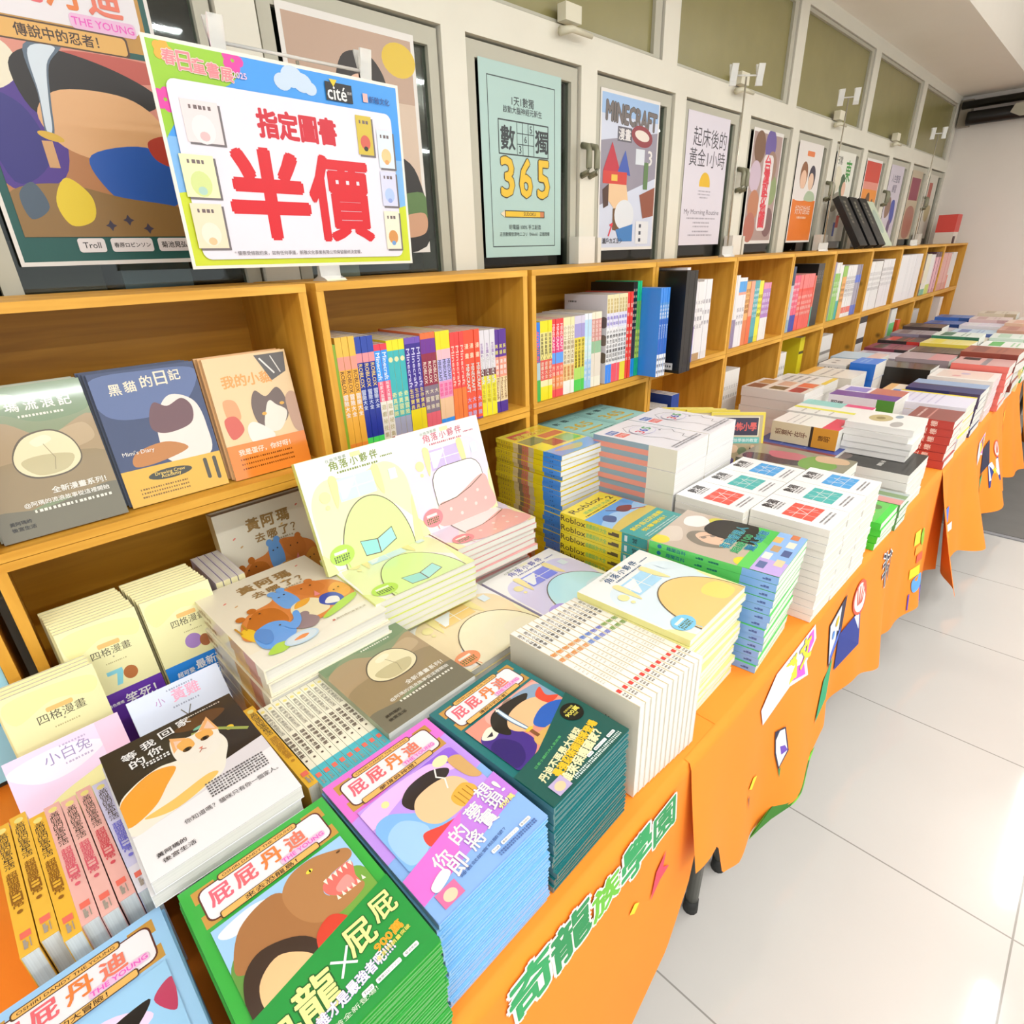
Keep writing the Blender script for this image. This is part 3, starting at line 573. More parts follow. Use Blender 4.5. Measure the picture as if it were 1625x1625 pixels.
def party(A):
    A.rect(0, 0, 1, 1, '#e2dbc6'); A.rect(0, .82, 1, 1, '#f0ecdc')
    for u, v, c in ((.15, .22, '#d87a6a'), (.2, .3, '#c8a06a'), (.72, .12, '#a88a6a'), (.85, .1, '#d87a6a'), (.65, .22, '#d8b060')): A.ell(u, v, .018, .009, c, 10, rot=30)
    for t, u in (('黃', .36), ('阿', .52), ('瑪', .68)): A.text(t, u, .15, .13, .13, '#9a7a48', .04)
    for t, u in (('去', .4), ('哪', .53), ('了', .66), ('？', .76)): A.text(t, u, .27, .1 if t != '？' else .05, .095, '#9a7a48', .03)
    A.lines(.48, .74, (.33,), .018, '#a89878')
    A.blob([(.08, .72), (.1, .55), (.22, .45), (.4, .42), (.5, .36), (.64, .34), (.8, .38), (.94, .46), (.98, .62), (.9, .74), (.5, .8)], '#d08040')
    for P, c in (([(.12, .6), (.25, .46), (.4, .5), (.4, .68), (.2, .7)], '#b86a24'), ([(.44, .46), (.46, .36), (.56, .34), (.6, .48), (.56, .58), (.46, .56)], '#6a9fdc'), ([(.6, .42), (.68, .36), (.82, .38), (.84, .5), (.7, .54)], '#c87838'), ([(.82, .56), (.93, .5), (.98, .6), (.93, .68), (.84, .68)], '#eda84a'), ([(.45, .66), (.5, .56), (.64, .54), (.72, .62), (.7, .74), (.52, .75)], '#f3e8c0'), ([(.5, .6), (.56, .54), (.66, .55), (.6, .6)], '#eeae3e'), ([(.68, .66), (.74, .58), (.84, .6), (.86, .7), (.76, .74)], '#2f4aa8'), ([(.71, .68), (.77, .63), (.83, .66), (.8, .72)], '#f8f6f2'), ([(.06, .62), (.12, .58), (.16, .66), (.1, .74)], '#f2c832'), ([(.1, .78), (.14, .66), (.28, .62), (.38, .68), (.38, .8), (.28, .86), (.14, .86)], '#5a9ae0'), ([(.4, .8), (.42, .72), (.52, .7), (.58, .78), (.5, .84)], '#8a7a80'), ([(.1, .9), (.2, .84), (.3, .88), (.2, .93)], '#a4cc4a'), ([(.6, .8), (.8, .72), (.96, .7), (.9, .76), (.66, .82)], '#a4cc4a')): A.blob(P, c)
    for u, v, c in ((.14, .47, '#b86a24'), (.25, .43, '#b86a24'), (.47, .34, '#6a9fdc'), (.55, .33, '#6a9fdc'), (.63, .37, '#c87838'), (.78, .36, '#c87838'), (.44, .71, '#8a7a80'), (.52, .69, '#8a7a80')): A.ell(u, v, .035, .04, c)
    for u, v in ((.2, .5), (.28, .49), (.49, .41), (.54, .4), (.68, .42), (.76, .42), (.86, .58), (.91, .57), (.22, .71), (.32, .69)): A.ell(u, v, .009, .009, '#4a3420', 8)
    A.blob([(.34, .72), (.42, .7), (.46, .63), (.5, .62), (.5, .66), (.46, .74), (.38, .79)], '#5a9ae0'); A.blob([(.12, .7), (.18, .64), (.24, .7), (.2, .8), (.14, .8)], '#4a86cc'); A.line([(.07, .62), (.06, .54)], .014, '#b8862a'); A.line([(.12, .6), (.12, .53)], .014, '#b8862a')
    A.poly([(.7, .56), (.75, .57), (.74, .5)], '#e28a8a'); A.ell(.36, .89, .13, .075, '#b8d4e8'); A.ell(.36, .89, .115, .06, '#d6e8f2'); A.blob([(.3, .89), (.37, .87), (.42, .885), (.37, .905)], '#e08a4a')
    A.text('黃阿瑪的後宮生活', .78, .88, .26, .024, '#8a7a5a', .01); A.rect(.62, .872, .64, .888, '#c05a4a')
sp = Spec('picture_book', .198, .268, T(.925, 8), '#e6dfc8', '#d9c48a', '#f6f3e8', party, lambda A: A.rect(0, 0, 1, 1, '#e0d6b4').rect(0, .55, 1, .75, '#d0a040').rect(0, .75, 1, .9, '#b86a34').lines(.3, .7, (.1, .14, .18, .22, .26), .4, '#9a7a48'), True, .3, .4)
stack(sp, -.815, .283, .925, 'cream party picture book', 'against the lower crate', .8, .0025)
sp = Spec('picture_book', .186, .245, .03, '#e6dfc8', '#d9c48a', '#f6f3e8', party, None, True, .3, .4)
sp.put(leanM(-1.075, .366, .7555, 6, .245, 0), 'cream party picture book leaning upright inside the lower crate behind its stack', 'cream party picture books')

# ------------------------------------------------------------------ four-panel comics in the lower crate, little animal books in front
def yonkoma(mark, band, btxt):
    def fn(A):
        A.rect(0, 0, 1, 1, '#f0ecb4'); A.blob([(.05, .05), (.5, .03), (.95, .08), (.9, .2), (.5, .14), (.1, .22)], '#ece6a2')
        A.rrect(.4, .18, .68, .215, .02, '#f0c072'); A.text('四格漫畫', .54, .25, .5, None, '#4a4434', .012); A.text('★', .54, .3, .03, None, '#6a6450'); A.lines(.42, .68, (.34,), .018, '#b0a878')
        if mark: mark(A)
        if band:
            A.rect(0, .56, 1, 1, band)
            for t, u, v, w_ in btxt: A.text(t, u, v - .15, w_, None, '#ffffff', .02)
    return fn
def m7(A): A.rect(.38, .4, .58, .43, '#7cc4d4'); A.poly([(.5, .43), (.58, .43), (.52, .52), (.45, .52)], '#7cc4d4'); A.ell(.66, .46, .09, .1, '#a8632c')
def mball(A): A.ell(.5, .43, .12, c='#9a78b8'); A.ell(.66, .46, .08, .1, '#9a5a30')
def mred(A): A.ell(.58, .52, .16, .13, '#d8624a')
K2 = Spec('four_panel_comic', .102, .2, .0085, '#e8dfa6', '#e6dca0', '#ffffff', yonkoma(m7, '#5a2a9a', [('人氣角色療癒', .3, .8, .3), ('笑死！', .68, .8, .4), ('原來如此', .7, .9, .5)]), None, False, .35)
K3 = Spec('four_panel_comic', .102, .2, .0085, '#e8dfa6', '#e6dca0', '#ffffff', yonkoma(mball, '#1a78cc', [('最新刊！', .66, .78, .5), ('四格漫畫', .68, .86, .5), ('第9彈', .7, .94, .4), ('超可愛', .25, .8, .25)]), None, False, .35)
K1 = Spec('four_panel_comic', .108, .182, .0085, '#e8dfa6', '#e6dca0', '#ffffff', yonkoma(mred, None, ()), None, False, .35)
for sp, n, x, y, z, nm, wh in ((K3, 10, -.888, .161, .758, 'blue belly band', 'second row in the crate'), (K2, 10, -.888, .053, .758, 'purple belly band', 'middle row in the crate'), (K1, 4, -.834, -.027, .744, 'red mark', 'row nearest the corner')):
    for k in range(n):
        t = 19; d = k * .0096
        sp.put(leanM(x - d * math.cos(R(t)) * 1.06, y + random.uniform(-.001, .001) - .0008 * k, z, t, sp.h), f'pale yellow four-panel comic with {nm}, {ORD[k]} from front of its leaning row', f'pale yellow comics with {nm}', front=k == 0)
sp = Spec('paperback_book', .128, .175, .011, '#d9cfe0', '#e6dfd0', '#efe9dc', None, lambda A: A.bands((0, 1, '#f0e6b4')), False, .4)
for k in range(4): sp.put(shelfM(-1.02, .224 + .0125 * k, .8435), f'cream paperback upright behind the party book stack, {ORD[k]} from the left', 'cream upright paperbacks')
def bai(A):
    A.rect(0, 0, 1, 1, '#dcbfd8'); A.blob([(0, .1), (.4, .05), (.7, .12), (.8, .2), (.5, .3), (.2, .28)], '#f1e6f2'); A.blob([(.2, .5), (.5, .4), (1, .35), (1, .7), (.6, .65), (.3, .8), (.15, .65)], '#efe59a'); A.blob([(.2, .56), (.36, .52), (.42, .6), (.3, .66)], '#dca8b4'); A.rect(.78, 0, 1, .35, '#e8b8d0')
    A.text('小白兔', .5, .13, .4, None, '#8a7aa8', .01); A.lines(.45, .7, (.06, .22), .02, '#a898b8')
def huang(A):
    A.rect(0, 0, 1, 1, '#c9d2e6'); A.text('小', .3, .12, .1, None, '#a87ab0', .01); A.text('黃雞', .58, .12, .3, None, '#e89ab8', .02); A.lines(.4, .7, (.05, .22), .02, '#8a90a8'); A.ell(.55, .62, .3, .3, '#f2d24a'); A.line([(.5, .33), (.46, .27)], .012, '#5a5444'); A.line([(.52, .33), (.57, .26)], .012, '#5a5444')
Spec('picture_book', .126, .15, .012, '#dcbfd8', '#e0d0dc', front=bai, cat='book').put(leanM(-.738, -.032, .7445, 42, .15), 'lilac and yellow picture book lying slanted behind the pastel spines')
Spec('picture_book', .122, .152, .012, '#c9d2e6', '#d5dcea', front=huang, cat='book').put(leanM(-.742, .104, .7445, 39, .152), 'pale blue picture book lying slanted behind the cat photo book')
sp = Spec('picture_book', .2, .26, .012, '#8cc8e0', '#4f8a4a', front=lambda A: A.rect(0, 0, 1, 1, '#9cd4e8').rect(0, 0, 1, .3, '#cfe8c0').blob([(.2, .5), (.6, .4), (.95, .6), (.6, .8)], '#58b0e0'))
sp.put(leanM(-.955, -.165, .757, 14, .26), 'sky blue picture book leaning against the near end crate')

# ------------------------------------------------------------------ upper crate by the camera: three sets of cat picture books facing out
def catA(A):
    grassland(A)
def catB(A):
    A.rect(0, 0, 1, 1, '#3a4668'); A.blob([(.0, .05), (.5, .02), (1, .06), (.8, .3), (.4, .36), (.05, .3)], '#5a6a94'); A.blob([(.55, .3), (.7, .22), (.9, .3), (.95, .5), (.9, .72), (.5, .72), (.45, .5)], '#f0e2d8'); A.blob([(.42, .36), (.5, .26), (.62, .3), (.78, .26), (.86, .34), (.8, .46), (.56, .5), (.42, .46)], '#6a4a4e'); A.blob([(.2, .6), (.5, .56), (.7, .64), (.4, .7), (.15, .7)], '#b5773a')
    for t, u, v in (('黑', .2, .13), ('貓', .34, .12), ('的', .5, .1), ('日', .64, .09), ('記', .78, .08)): A.text(t, u, v, .11, None, '#f6ead0', .02)
    A.text("Mimi's Diary", .22, .6, .3, None, '#f6f2ea', .01)
    A.rect(0, .72, 1, 1, '#d8a93c'); A.ell(.45, .8, .22, .055, '#3a3a30'); A.text('Drawing Crew', .45, .79, .3, None, '#d8b85a', .02); A.text('Academy', .45, .815, .2, None, '#d8b85a', .02); A.lines(.12, .6, (.88, .91, .94), .018, '#7a5a1a'); A.rrect(.8, .75, .84, .92, .02, '#4a4436'); A.rrect(.9, .75, .94, .94, .02, '#4a4436')
def catC(A):
    A.rect(0, 0, 1, 1, '#eecf9e'); A.text('我的小貓', .45, .2, .6, None, '#f2a858', .03); A.poly([(.6, .02), (.98, .02), (.95, .18), (.75, .24)], '#5a5450'); A.line([(.66, .05), (.8, .18)], .02, '#e8e4dc'); A.line([(.8, .04), (.88, .18)], .014, '#d0ccc4')
    A.blob([(.1, .35), (.24, .36), (.26, .5), (.12, .52)], '#d89a6a'); A.blob([(.06, .5), (.2, .48), (.26, .6), (.1, .66)], '#c85a4a'); A.blob([(.42, .42), (.5, .3), (.62, .36), (.78, .3), (.86, .4), (.84, .56), (.66, .64), (.46, .58)], '#6a5850'); A.blob([(.6, .44), (.66, .4), (.72, .44), (.84, .52), (.7, .66), (.52, .62)], '#f6ecdc'); A.blob([(.3, .6), (.4, .55), (.6, .66), (.58, .72), (.34, .72)], '#f6efe4'); A.blob([(.86, .4), (1, .38), (1, .7), (.88, .66)], '#b8937a'); A.ell(.55, .5, .03, .02, '#d8a23a'); A.ell(.8, .44, .03, .02, '#d8a23a')
    A.rect(0, .71, 1, 1, '#ee8a34'); A.text('我是蛋仔，你好呀！', .45, .78, .66, None, '#fdf3dc', .02); A.lines(.12, .8, (.84, .88, .92), .02, '#7a3c10')
for nm, art, col, n, x, y, tl, desc, w in (('a', catA, '#8f9478', 3, -1.000, .068, 13, 'green grassland cat picture book', .15), ('b', catB, '#2f3a5a', 4, -1.010, .2245, 9, 'dark blue cat picture book with mustard band', .146), ('c', catC, '#e6b478', 3, -1.008, .379, 8, 'peach cat picture book with orange band', .14)):
    sp = Spec('picture_book', w, .205, .0105, col, col, '#e6e2d4', art, None, False, .18, .9)
    for k in range(n): sp.put(leanM(x - .0112 * k, y - .0025 * k, 1.0797, tl, .205, 0), f'{desc}, {ORD[k]} from the front of its leaning set', desc + 's', front=k == 0)

# ------------------------------------------------------------------ spines in the upper crates
def spn(bands, *txt):
    def fn(A):
        A.bands(*bands)
        for t in txt:
            s, v0, v1, c = t[:4]; k = A.h / A.w
            if ord(s[0]) < 128: A.text(s, .5, (v0 + v1) / 2, (v1 - v0) * k * .98, .62, c, .02, -90, *(t[4:] or ()))
            else:
                for j, ch in enumerate(s): A.text(ch, .5, v0 + (v1 - v0) * (j + .5) / len(s), min(.72, (v1 - v0) * k / len(s) * .9), None, c, .014)
    return fn
def row(y, items, where, xf=-.978, z=1.0798, lim=None, nm='comic_book', cat='book'):
    i = 0
    for it in items:
        n, t, h, desc, bands, txt = it[:6]; o = it[6] if len(it) > 6 else {}
        sp = Spec(o.get('name', nm), o.get('w', .15), h, t, o.get('cover', bands[0][2]), bands[0][2], o.get('pages', '#d9d2c6'), None, spn(bands, *txt), o.get('hard', False), .35, .2, cat, o.get('back'))
        for k in range(n):
            M = shelfM(o.get('x', xf) - sp.w / 2 + random.uniform(-.0012, .0012), y, z + h / 2 + .0002)
            sp.put(M, f'{desc}, {ORD[i]} from left {where}', f'{desc}s {where}')
            y += t + .0004; i += 1
    return y
where = 'in second upper crate'
row(.516, [
    (1, 0.0064, .206, 'thin lime green comic spine', [(0, 1, '#86a52c')], ()),
    (3, 0.0126, .217, 'orange game comic spine', [(0, .16, '#f2c04a'), (.16, .27, '#ee9a86'), (.27, .92, '#efae3e'), (.92, 1, '#ef8c34')], (('ROBLOX', .28, .47, '#4a2c12'), ('冒險大全', .48, .68, '#e9ecf2'))),
    (3, 0.0126, .214, 'navy game comic spine', [(0, .14, '#26409a'), (.14, .22, '#e08a8e'), (.22, .9, '#1c2f8c'), (.9, 1, '#48d05a')], (('ROBLOX', .23, .44, '#e8c86a'), ('冒險大全', .46, .64, '#dfe6f4'))),
    (2, 0.0141, .196, 'blue and white comic spine with red lettering', [(0, .06, '#e0384a'), (.06, .36, '#2f8fe0'), (.36, .56, '#e2607a'), (.56, .96, '#f2ecdc'), (.96, 1, '#3a2440')], (('Minecraft', .08, .35, '#ffffff'), ('玩家大挑戰', .36, .56, '#f8f2f0'), ('遊戲祕技集', .58, .94, '#b8ac84'))),
    (3, 0.0133, .2, 'teal comic spine with yellow tip', [(0, .1, '#f2e21c'), (.1, .76, '#3aa9ac'), (.76, 1, '#9a9cb0')], (('●', .15, .22, '#f0e2a8'), ('奇異冒險', .5, .75, '#f2ee9a'))),
    (3, 0.0126, .2, 'dark violet comic spine with yellow foot', [(0, .06, '#6a4aa8'), (.06, .72, '#352083'), (.72, 1, '#f2dc1c')], (('Minecraft', .1, .5, '#d8d0ee'), ('生存寶典', .5, .72, '#f0d870'))),
    (3, 0.0123, .205, 'maroon comic spine with orange striped tip', [(0, .06, '#d86a34'), (.06, .2, '#6a2a8a'), (.2, .52, '#8a2440'), (.52, .8, '#7a6a7a'), (.8, 1, '#d85a68')], (('ROBLOX', .28, .5, '#f6e6d4'), ('大冒險', .54, .78, '#f2e4c0'))),
    (3, 0.0123, .204, 'pink and lavender comic spine with yellow tip', [(0, .18, '#f4e220'), (.18, .28, '#e9b8c0'), (.28, .5, '#b0a8dc'), (.5, .68, '#f09ac0'), (.68, .9, '#efc49a'), (.9, 1, '#2a8fe8')], (('MINECRAFT', .28, .5, '#26222e'), ('建築師', .52, .66, '#e8508a'))),
    (3, 0.0120, .198, 'red comic spine with pale lettering', [(0, .6, '#ea4440'), (.6, 1, '#ee7c34')], (('Minecraft', .14, .58, '#fbd8c8'),)),
    (3, 0.0148, .198, 'red orange block game comic spine', [(0, .98, '#ec5234'), (.98, 1, '#6a4a9a')], (('漫畫', .12, .32, '#f8e4c4'), ('MINECRAFT', .36, .68, '#fdf6ee', '#3a1c12', .05), ('大探險', .72, .96, '#b0b4e0'))),
    (3, 0.0152, .193, 'grey comic spine with a yellow lower half', [(0, .44, '#d3cdd2'), (.44, .52, '#6a3a3c'), (.52, 1, '#f6ea26')], (('生存圖鑑', .14, .3, '#8a62a0'), ('Minecraft', .26, .62, '#fbf8f6', '#2a2226', .05), ('完全攻略', .62, .84, '#b8a428'))),
    (3, 0.0120, .19, 'purple comic spine with cream stripe', [(0, .16, '#542a88'), (.16, .32, '#5a2a8a'), (.32, .56, '#e8967a'), (.56, .86, '#e9d2a0'), (.86, 1, '#4a2a88')], (('英語', .16, .3, '#f2ec5a'), ('漫畫版', .34, .54, '#f8ece4'), ('Minecraft', .57, .84, '#8a5a3a'))),
], where)
where = 'in third upper crate'
b_dots = lambda A: A.rect(0, 0, 1, 1, '#d4d0d6').ell(.93, .3, .1, c='#6a5a5c').ell(.93, .5, .1, c='#7a6a60').ell(.93, .7, .1, c='#6a5f50').lines(.1, .3, (.08,), .03, '#444444')
row(1.051, [
    (1, .0165, .192, 'blue comic spine with green foot', [(0, .3, '#1f78d8'), (.3, .5, '#3a6aa0'), (.5, .72, '#a9c0c4'), (.72, 1, '#46a84a')], (('ADVENTURE', .1, .5, '#e04a5a'),)),
    (3, .0142, .194, 'yellow comic spine with red lower band', [(0, .14, '#f6e61c'), (.14, .48, '#efe08a'), (.48, .74, '#d8524a'), (.74, .82, '#efe6b0'), (.82, 1, '#f6e61c')], (('超級無敵獎門人', .15, .48, '#3a3428'), ('遊戲大全', .5, .72, '#f6e2c8'))),
    (3, .0142, .194, 'red comic spine with pink and blue bands', [(0, .22, '#e03a3c'), (.22, .42, '#d83a78'), (.42, .56, '#5a9ae8'), (.56, .72, '#e8625a'), (.72, .9, '#ef8a4a'), (.9, 1, '#e84a4e')], (('MINECRAFT', .06, .4, '#fbe4e4'), ('方塊世界', .58, .88, '#f8d8b8'))),
    (3, .0142, .194, 'cream comic spine with small lettering', [(0, .1, '#f6ecb4'), (.1, .6, '#efe4c4'), (.6, .82, '#e8c888'), (.82, 1, '#f2f0e6')], (('小小工程師大百科', .1, .6, '#8a6a3a'), ('創意積木', .62, .82, '#c87a3a'))),
    (3, .0142, .194, 'lavender comic spine with yellow and green bands', [(0, .1, '#c9c0d0'), (.1, .28, '#9a90c4'), (.28, .68, '#e8d03a'), (.68, .84, '#a8cc5a'), (.84, 1, '#46c04a')], (('解謎大師', .3, .5, '#4a3a10'), ('動腦遊戲', .5, .68, '#4a3a10'))),
    (2, .0142, .196, 'pale blue comic spine with white lettering', [(0, .08, '#eef2f6'), (.08, .3, '#bfe0f4'), (.3, .6, '#bcd8d8'), (.6, 1, '#9cc4ea')], (('冰雪世界的祕密', .32, .9, '#f4f8fc'),)),
    (3, .0138, .197, 'dusty pink comic spine with green band', [(0, .09, '#f4ead0'), (.09, .38, '#c8827a'), (.38, .54, '#8ab08a'), (.54, .86, '#d8ccbc'), (.86, 1, '#f2ecd8')], (('偵探事件簿', .1, .38, '#f2d8cc'),)),
], where)
b7 = lambda foot: [(0, .2, '#f0e2b0'), (.2, .36, '#e4e0f0'), (.36, .78, '#f3f0ee'), (.78, 1, foot)]
tx7 = (('數學漫畫', .04, .2, '#b89a5a'), ('趣味', .22, .35, '#8a7ac8'), ('小學生必讀百科', .38, .76, '#4a4644'))
y = 1.331
for n, foot, cn in ((2, '#2f80e0', 'blue'), (3, '#e0485a', 'red'), (2, '#f4e02a', 'yellow')):
    y = row(y, [(n, .0132, .236, f'tall white comic spine with {cn} foot', b7(foot), tx7, dict(back=b_dots, cover='#d4d0d6', name='activity_book', x=-.972))], 'of those in the third crate')
y = row(y, [(2, .0125, .238, 'tall red comic spine', [(0, 1, '#e83e2c')], (('冒險', .1, .3, '#fbd8c0'), ('英雄傳說大全', .34, .8, '#fbe0c8')), dict(x=-.972)),
            (2, .0095, .262, 'tall black comic spine with green band', [(0, .5, '#1c1a18'), (.5, .8, '#3a2f2c'), (.8, 1, '#1f8ad8')], (('深夜動物園圖鑑', .05, .5, '#c8b49a'),), dict(x=-.972)),
            (2, .0095, .264, 'tall green comic spine', [(0, .2, '#1cb87a'), (.2, .5, '#6ab048'), (.5, .8, '#b8cc4a'), (.8, 1, '#1aa878')], (('自然探索', .52, .78, '#3a5a2a'),), dict(x=-.972))], 'after the white ones')
row(y + .001, [(4, .0108, .245, 'blue workbook spine with white foot', [(0, .16, '#2f82da'), (.16, .34, '#4a8acc'), (.34, .74, '#1a5cb8'), (.74, 1, '#eceef2')], (('升中數學', .18, .34, '#eef2f8'), ('Revision', .4, .56, '#b8d0f0'), ('練習冊', .76, .98, '#5a5a6a')), dict(x=-.908, name='workbook'))], 'at the right of the third crate')
where = 'in fourth upper crate'
LET = '#8a8288'
row(1.576, [
    (4, .016, .285, 'tall black art book with barcode', [(0, 1, '#0b0a0a')], (), dict(w=.29, x=-.882, name='art_book', cover='#0c0b0b', back=lambda A: A.rect(0, 0, 1, 1, '#0c0b0b').rect(.7, .9, .92, .97, '#d8d4d0').lines(.72, .9, (.935,), .02, '#444444'), pages='#1c1a1a')),
    (2, .017, .27, 'yellow and red magazine spine', [(0, .1, '#c8c0b0'), (.1, .35, '#e2564a'), (.35, .94, '#f4cf26'), (.94, 1, '#e06a3a')], (('大偵探畫集', .12, .34, '#f6e4d4'),), dict(x=-.93, name='magazine')),
    (1, .014, .235, 'white magazine spine with red foot', [(0, .55, '#e9e4e6'), (.55, 1, '#d83a30')], (), dict(x=-.94, name='magazine')),
    (1, .02, .29, 'tall white magazine spine', [(0, .2, '#f4eef2'), (.2, .32, '#d8d0c8'), (.32, 1, '#efeaec')], (('名畫導賞', .2, .5, LET),), dict(x=-.945, name='magazine')),
    (3, .02, .25, 'white magazine spine with blue and violet foot', [(0, .55, '#e9e4ea'), (.55, .78, '#7a52b0'), (.78, 1, '#4a5cc0')], (('素描入門', .1, .5, LET), ('ART', .62, .9, '#e8dcf4')), dict(x=-.95, name='magazine')),
    (3, .018, .245, 'off-white magazine spine with tan foot', [(0, .9, '#ebe6e4'), (.9, 1, '#b08a5a')], (('水彩畫法', .2, .6, LET),), dict(x=-.955, name='magazine')),
    (3, .018, .25, 'white art magazine spine', [(0, .9, '#f0ecec'), (.9, 1, '#d8d2d0')], (('攝影學', .2, .6, LET),), dict(x=-.958, name='magazine')),
], where, nm='magazine')
row(2.084, [
    (2, .02, .25, 'white magazine spine with violet foot', [(0, .6, '#efeae8'), (.6, 1, '#8a7a9a')], (), dict(name='magazine')),
    (3, .02, .24, 'white magazine spine with blue patch', [(0, .05, '#f3f0f0'), (.05, .2, '#4a9ad8'), (.2, .24, '#e8a08a'), (.24, 1, '#f2eef0')], (('設計學', .4, .7, LET),), dict(name='magazine')),
    (2, .018, .225, 'orange novel spine', [(0, .6, '#efb46a'), (.6, 1, '#d87a4a')], (('旅行的意義', .1, .5, '#8a4a1c'),), dict(name='novel')),
    (2, .016, .225, 'salmon novel spine', [(0, .55, '#eea88a'), (.55, 1, '#e0683a')], (), dict(name='novel')),
    (3, .014, .225, 'teal novel spine', [(0, .9, '#4fa0a8'), (.9, 1, '#3a7f88')], (('海邊的咖啡店', .1, .6, '#d8eef0'),), dict(name='novel')),
    (2, .018, .222, 'bright yellow novel spine', [(0, .9, '#e8e23a'), (.9, 1, '#d8d02a')], (('陽光計劃', .2, .6, '#6a6420'),), dict(name='novel')),
    (4, .017, .212, 'mauve novel spine with white foot', [(0, .1, '#e08aa8'), (.1, .6, '#a878b8'), (.6, 1, '#f2eee6')], (('花語物語', .15, .55, '#f0e0f0'),), dict(name='novel')),
], 'in fifth upper crate', nm='novel')
row(2.592, [
    (2, .022, .26, 'grey textbook spine with navy tip', [(0, .28, '#1f3a5a'), (.28, .8, '#b8bcc4'), (.8, 1, '#8ea8b4')], (), dict(name='textbook')),
    (4, .015, .225, 'pink novel spine with navy foot', [(0, .7, '#ee5a7a'), (.7, 1, '#1f3aa0')], (('戀愛方程式', .1, .6, '#fbe0e4'),), dict(name='novel')),
    (9, .018, .225, 'coral red novel spine', [(0, .25, '#ee7a78'), (.25, .3, '#e03a2c'), (.3, 1, '#e8584e')], (('熱血高校', .35, .75, '#fbd4c8'),), dict(name='novel')),
    (1, .016, .215, 'sea green novel spine', [(0, .6, '#e8705a'), (.6, 1, '#4a9a88')], (), dict(name='novel')),
    (3, .026, .262, 'thick black album spine', [(0, 1, '#12100f')], (('ALBUM', .1, .3, '#6a6460'),), dict(name='album')),
], 'in sixth upper crate', nm='novel')
row(3.08, [
    (2, .02, .262, 'olive grey textbook spine', [(0, .3, '#8a7f9a'), (.3, 1, '#7a8a6a')], (), dict(name='textbook')),
    (3, .022, .258, 'leaf green textbook spine', [(0, .18, '#f0eee8'), (.18, 1, '#7fb84a')], (('生物學', .3, .6, '#e8f4d8'),), dict(name='textbook')),
    (2, .02, .245, 'white textbook spine with teal foot', [(0, .65, '#efece8'), (.65, 1, '#2f9aa0')], (), dict(name='textbook')),
    (3, .02, .24, 'orange textbook spine', [(0, .2, '#8ab84a'), (.2, 1, '#eda85a')], (('化學原理', .3, .7, '#8a5218'),), dict(name='textbook')),
    (6, .022, .24, 'white textbook spine with red seal', [(0, .8, '#f3efec'), (.8, .92, '#e06a5a'), (.92, 1, '#f3efec')], (('中國文學史', .2, .6, LET),), dict(name='textbook')),
    (4, .021, .24, 'slate blue textbook spine', [(0, .2, '#8a8494'), (.2, .35, '#4a6ac8'), (.35, .8, '#9a94a4'), (.8, 1, '#4a62b8')], (), dict(name='textbook')),
], 'in seventh upper crate', nm='textbook')
row(3.636, [
    (10, .022, .245, 'white reference book spine', [(0, .7, '#f3f0ee'), (.7, 1, '#eae6e6')], (('百科全書', .2, .6, '#9a9498'),), dict(name='reference_book')),
    (1, .014, .25, 'thin brown reference book spine', [(0, 1, '#6a5a50')], (), dict(name='reference_book')),
    (9, .024, .25, 'pale grey reference book spine', [(0, .5, '#f0ecec'), (.5, 1, '#dcd6d8')], (('辭典大全', .15, .55, '#9a9498'),), dict(name='reference_book')),
], 'in eighth upper crate', nm='reference_book')
row(4.202, [(21, .0245, .262, 'blank white reference book spine', [(0, .8, '#f6f2f3'), (.8, 1, '#efe8ea')], (), dict(name='reference_book'))], 'in ninth upper crate')
row(4.784, [
    (2, .03, .262, 'dark brown guidebook spine', [(0, .4, '#4a3a34'), (.4, .7, '#b06a4a'), (.7, 1, '#3a3230')], (), {}),
    (4, .03, .255, 'cream guidebook spine', [(0, .7, '#f4ecd0'), (.7, .85, '#f0e8dc'), (.85, 1, '#4a9a7a')], (), {}),
    (4, .03, .25, 'white guidebook spine with lime foot', [(0, .75, '#f6f2ee'), (.75, 1, '#b8c84a')], (), {}),
    (6, .028, .262, 'pink guidebook spine', [(0, .12, '#5a3a44'), (.12, .9, '#e2a8b4'), (.9, 1, '#d0909a')], (), {}),
], 'in tenth upper crate', nm='guidebook')
row(5.32, [
    (9, .03, .25, 'dusty rose guidebook spine', [(0, .8, '#d8a09a'), (.8, 1, '#c8887a')], (), {}),
    (1, .04, .24, 'bright orange guidebook spine', [(0, .6, '#e8e4dc'), (.6, 1, '#e85a2a')], (), {}),
    (5, .03, .25, 'white guidebook spine', [(0, 1, '#efeae6')], (), {}),
], 'in last upper crate', nm='guidebook')

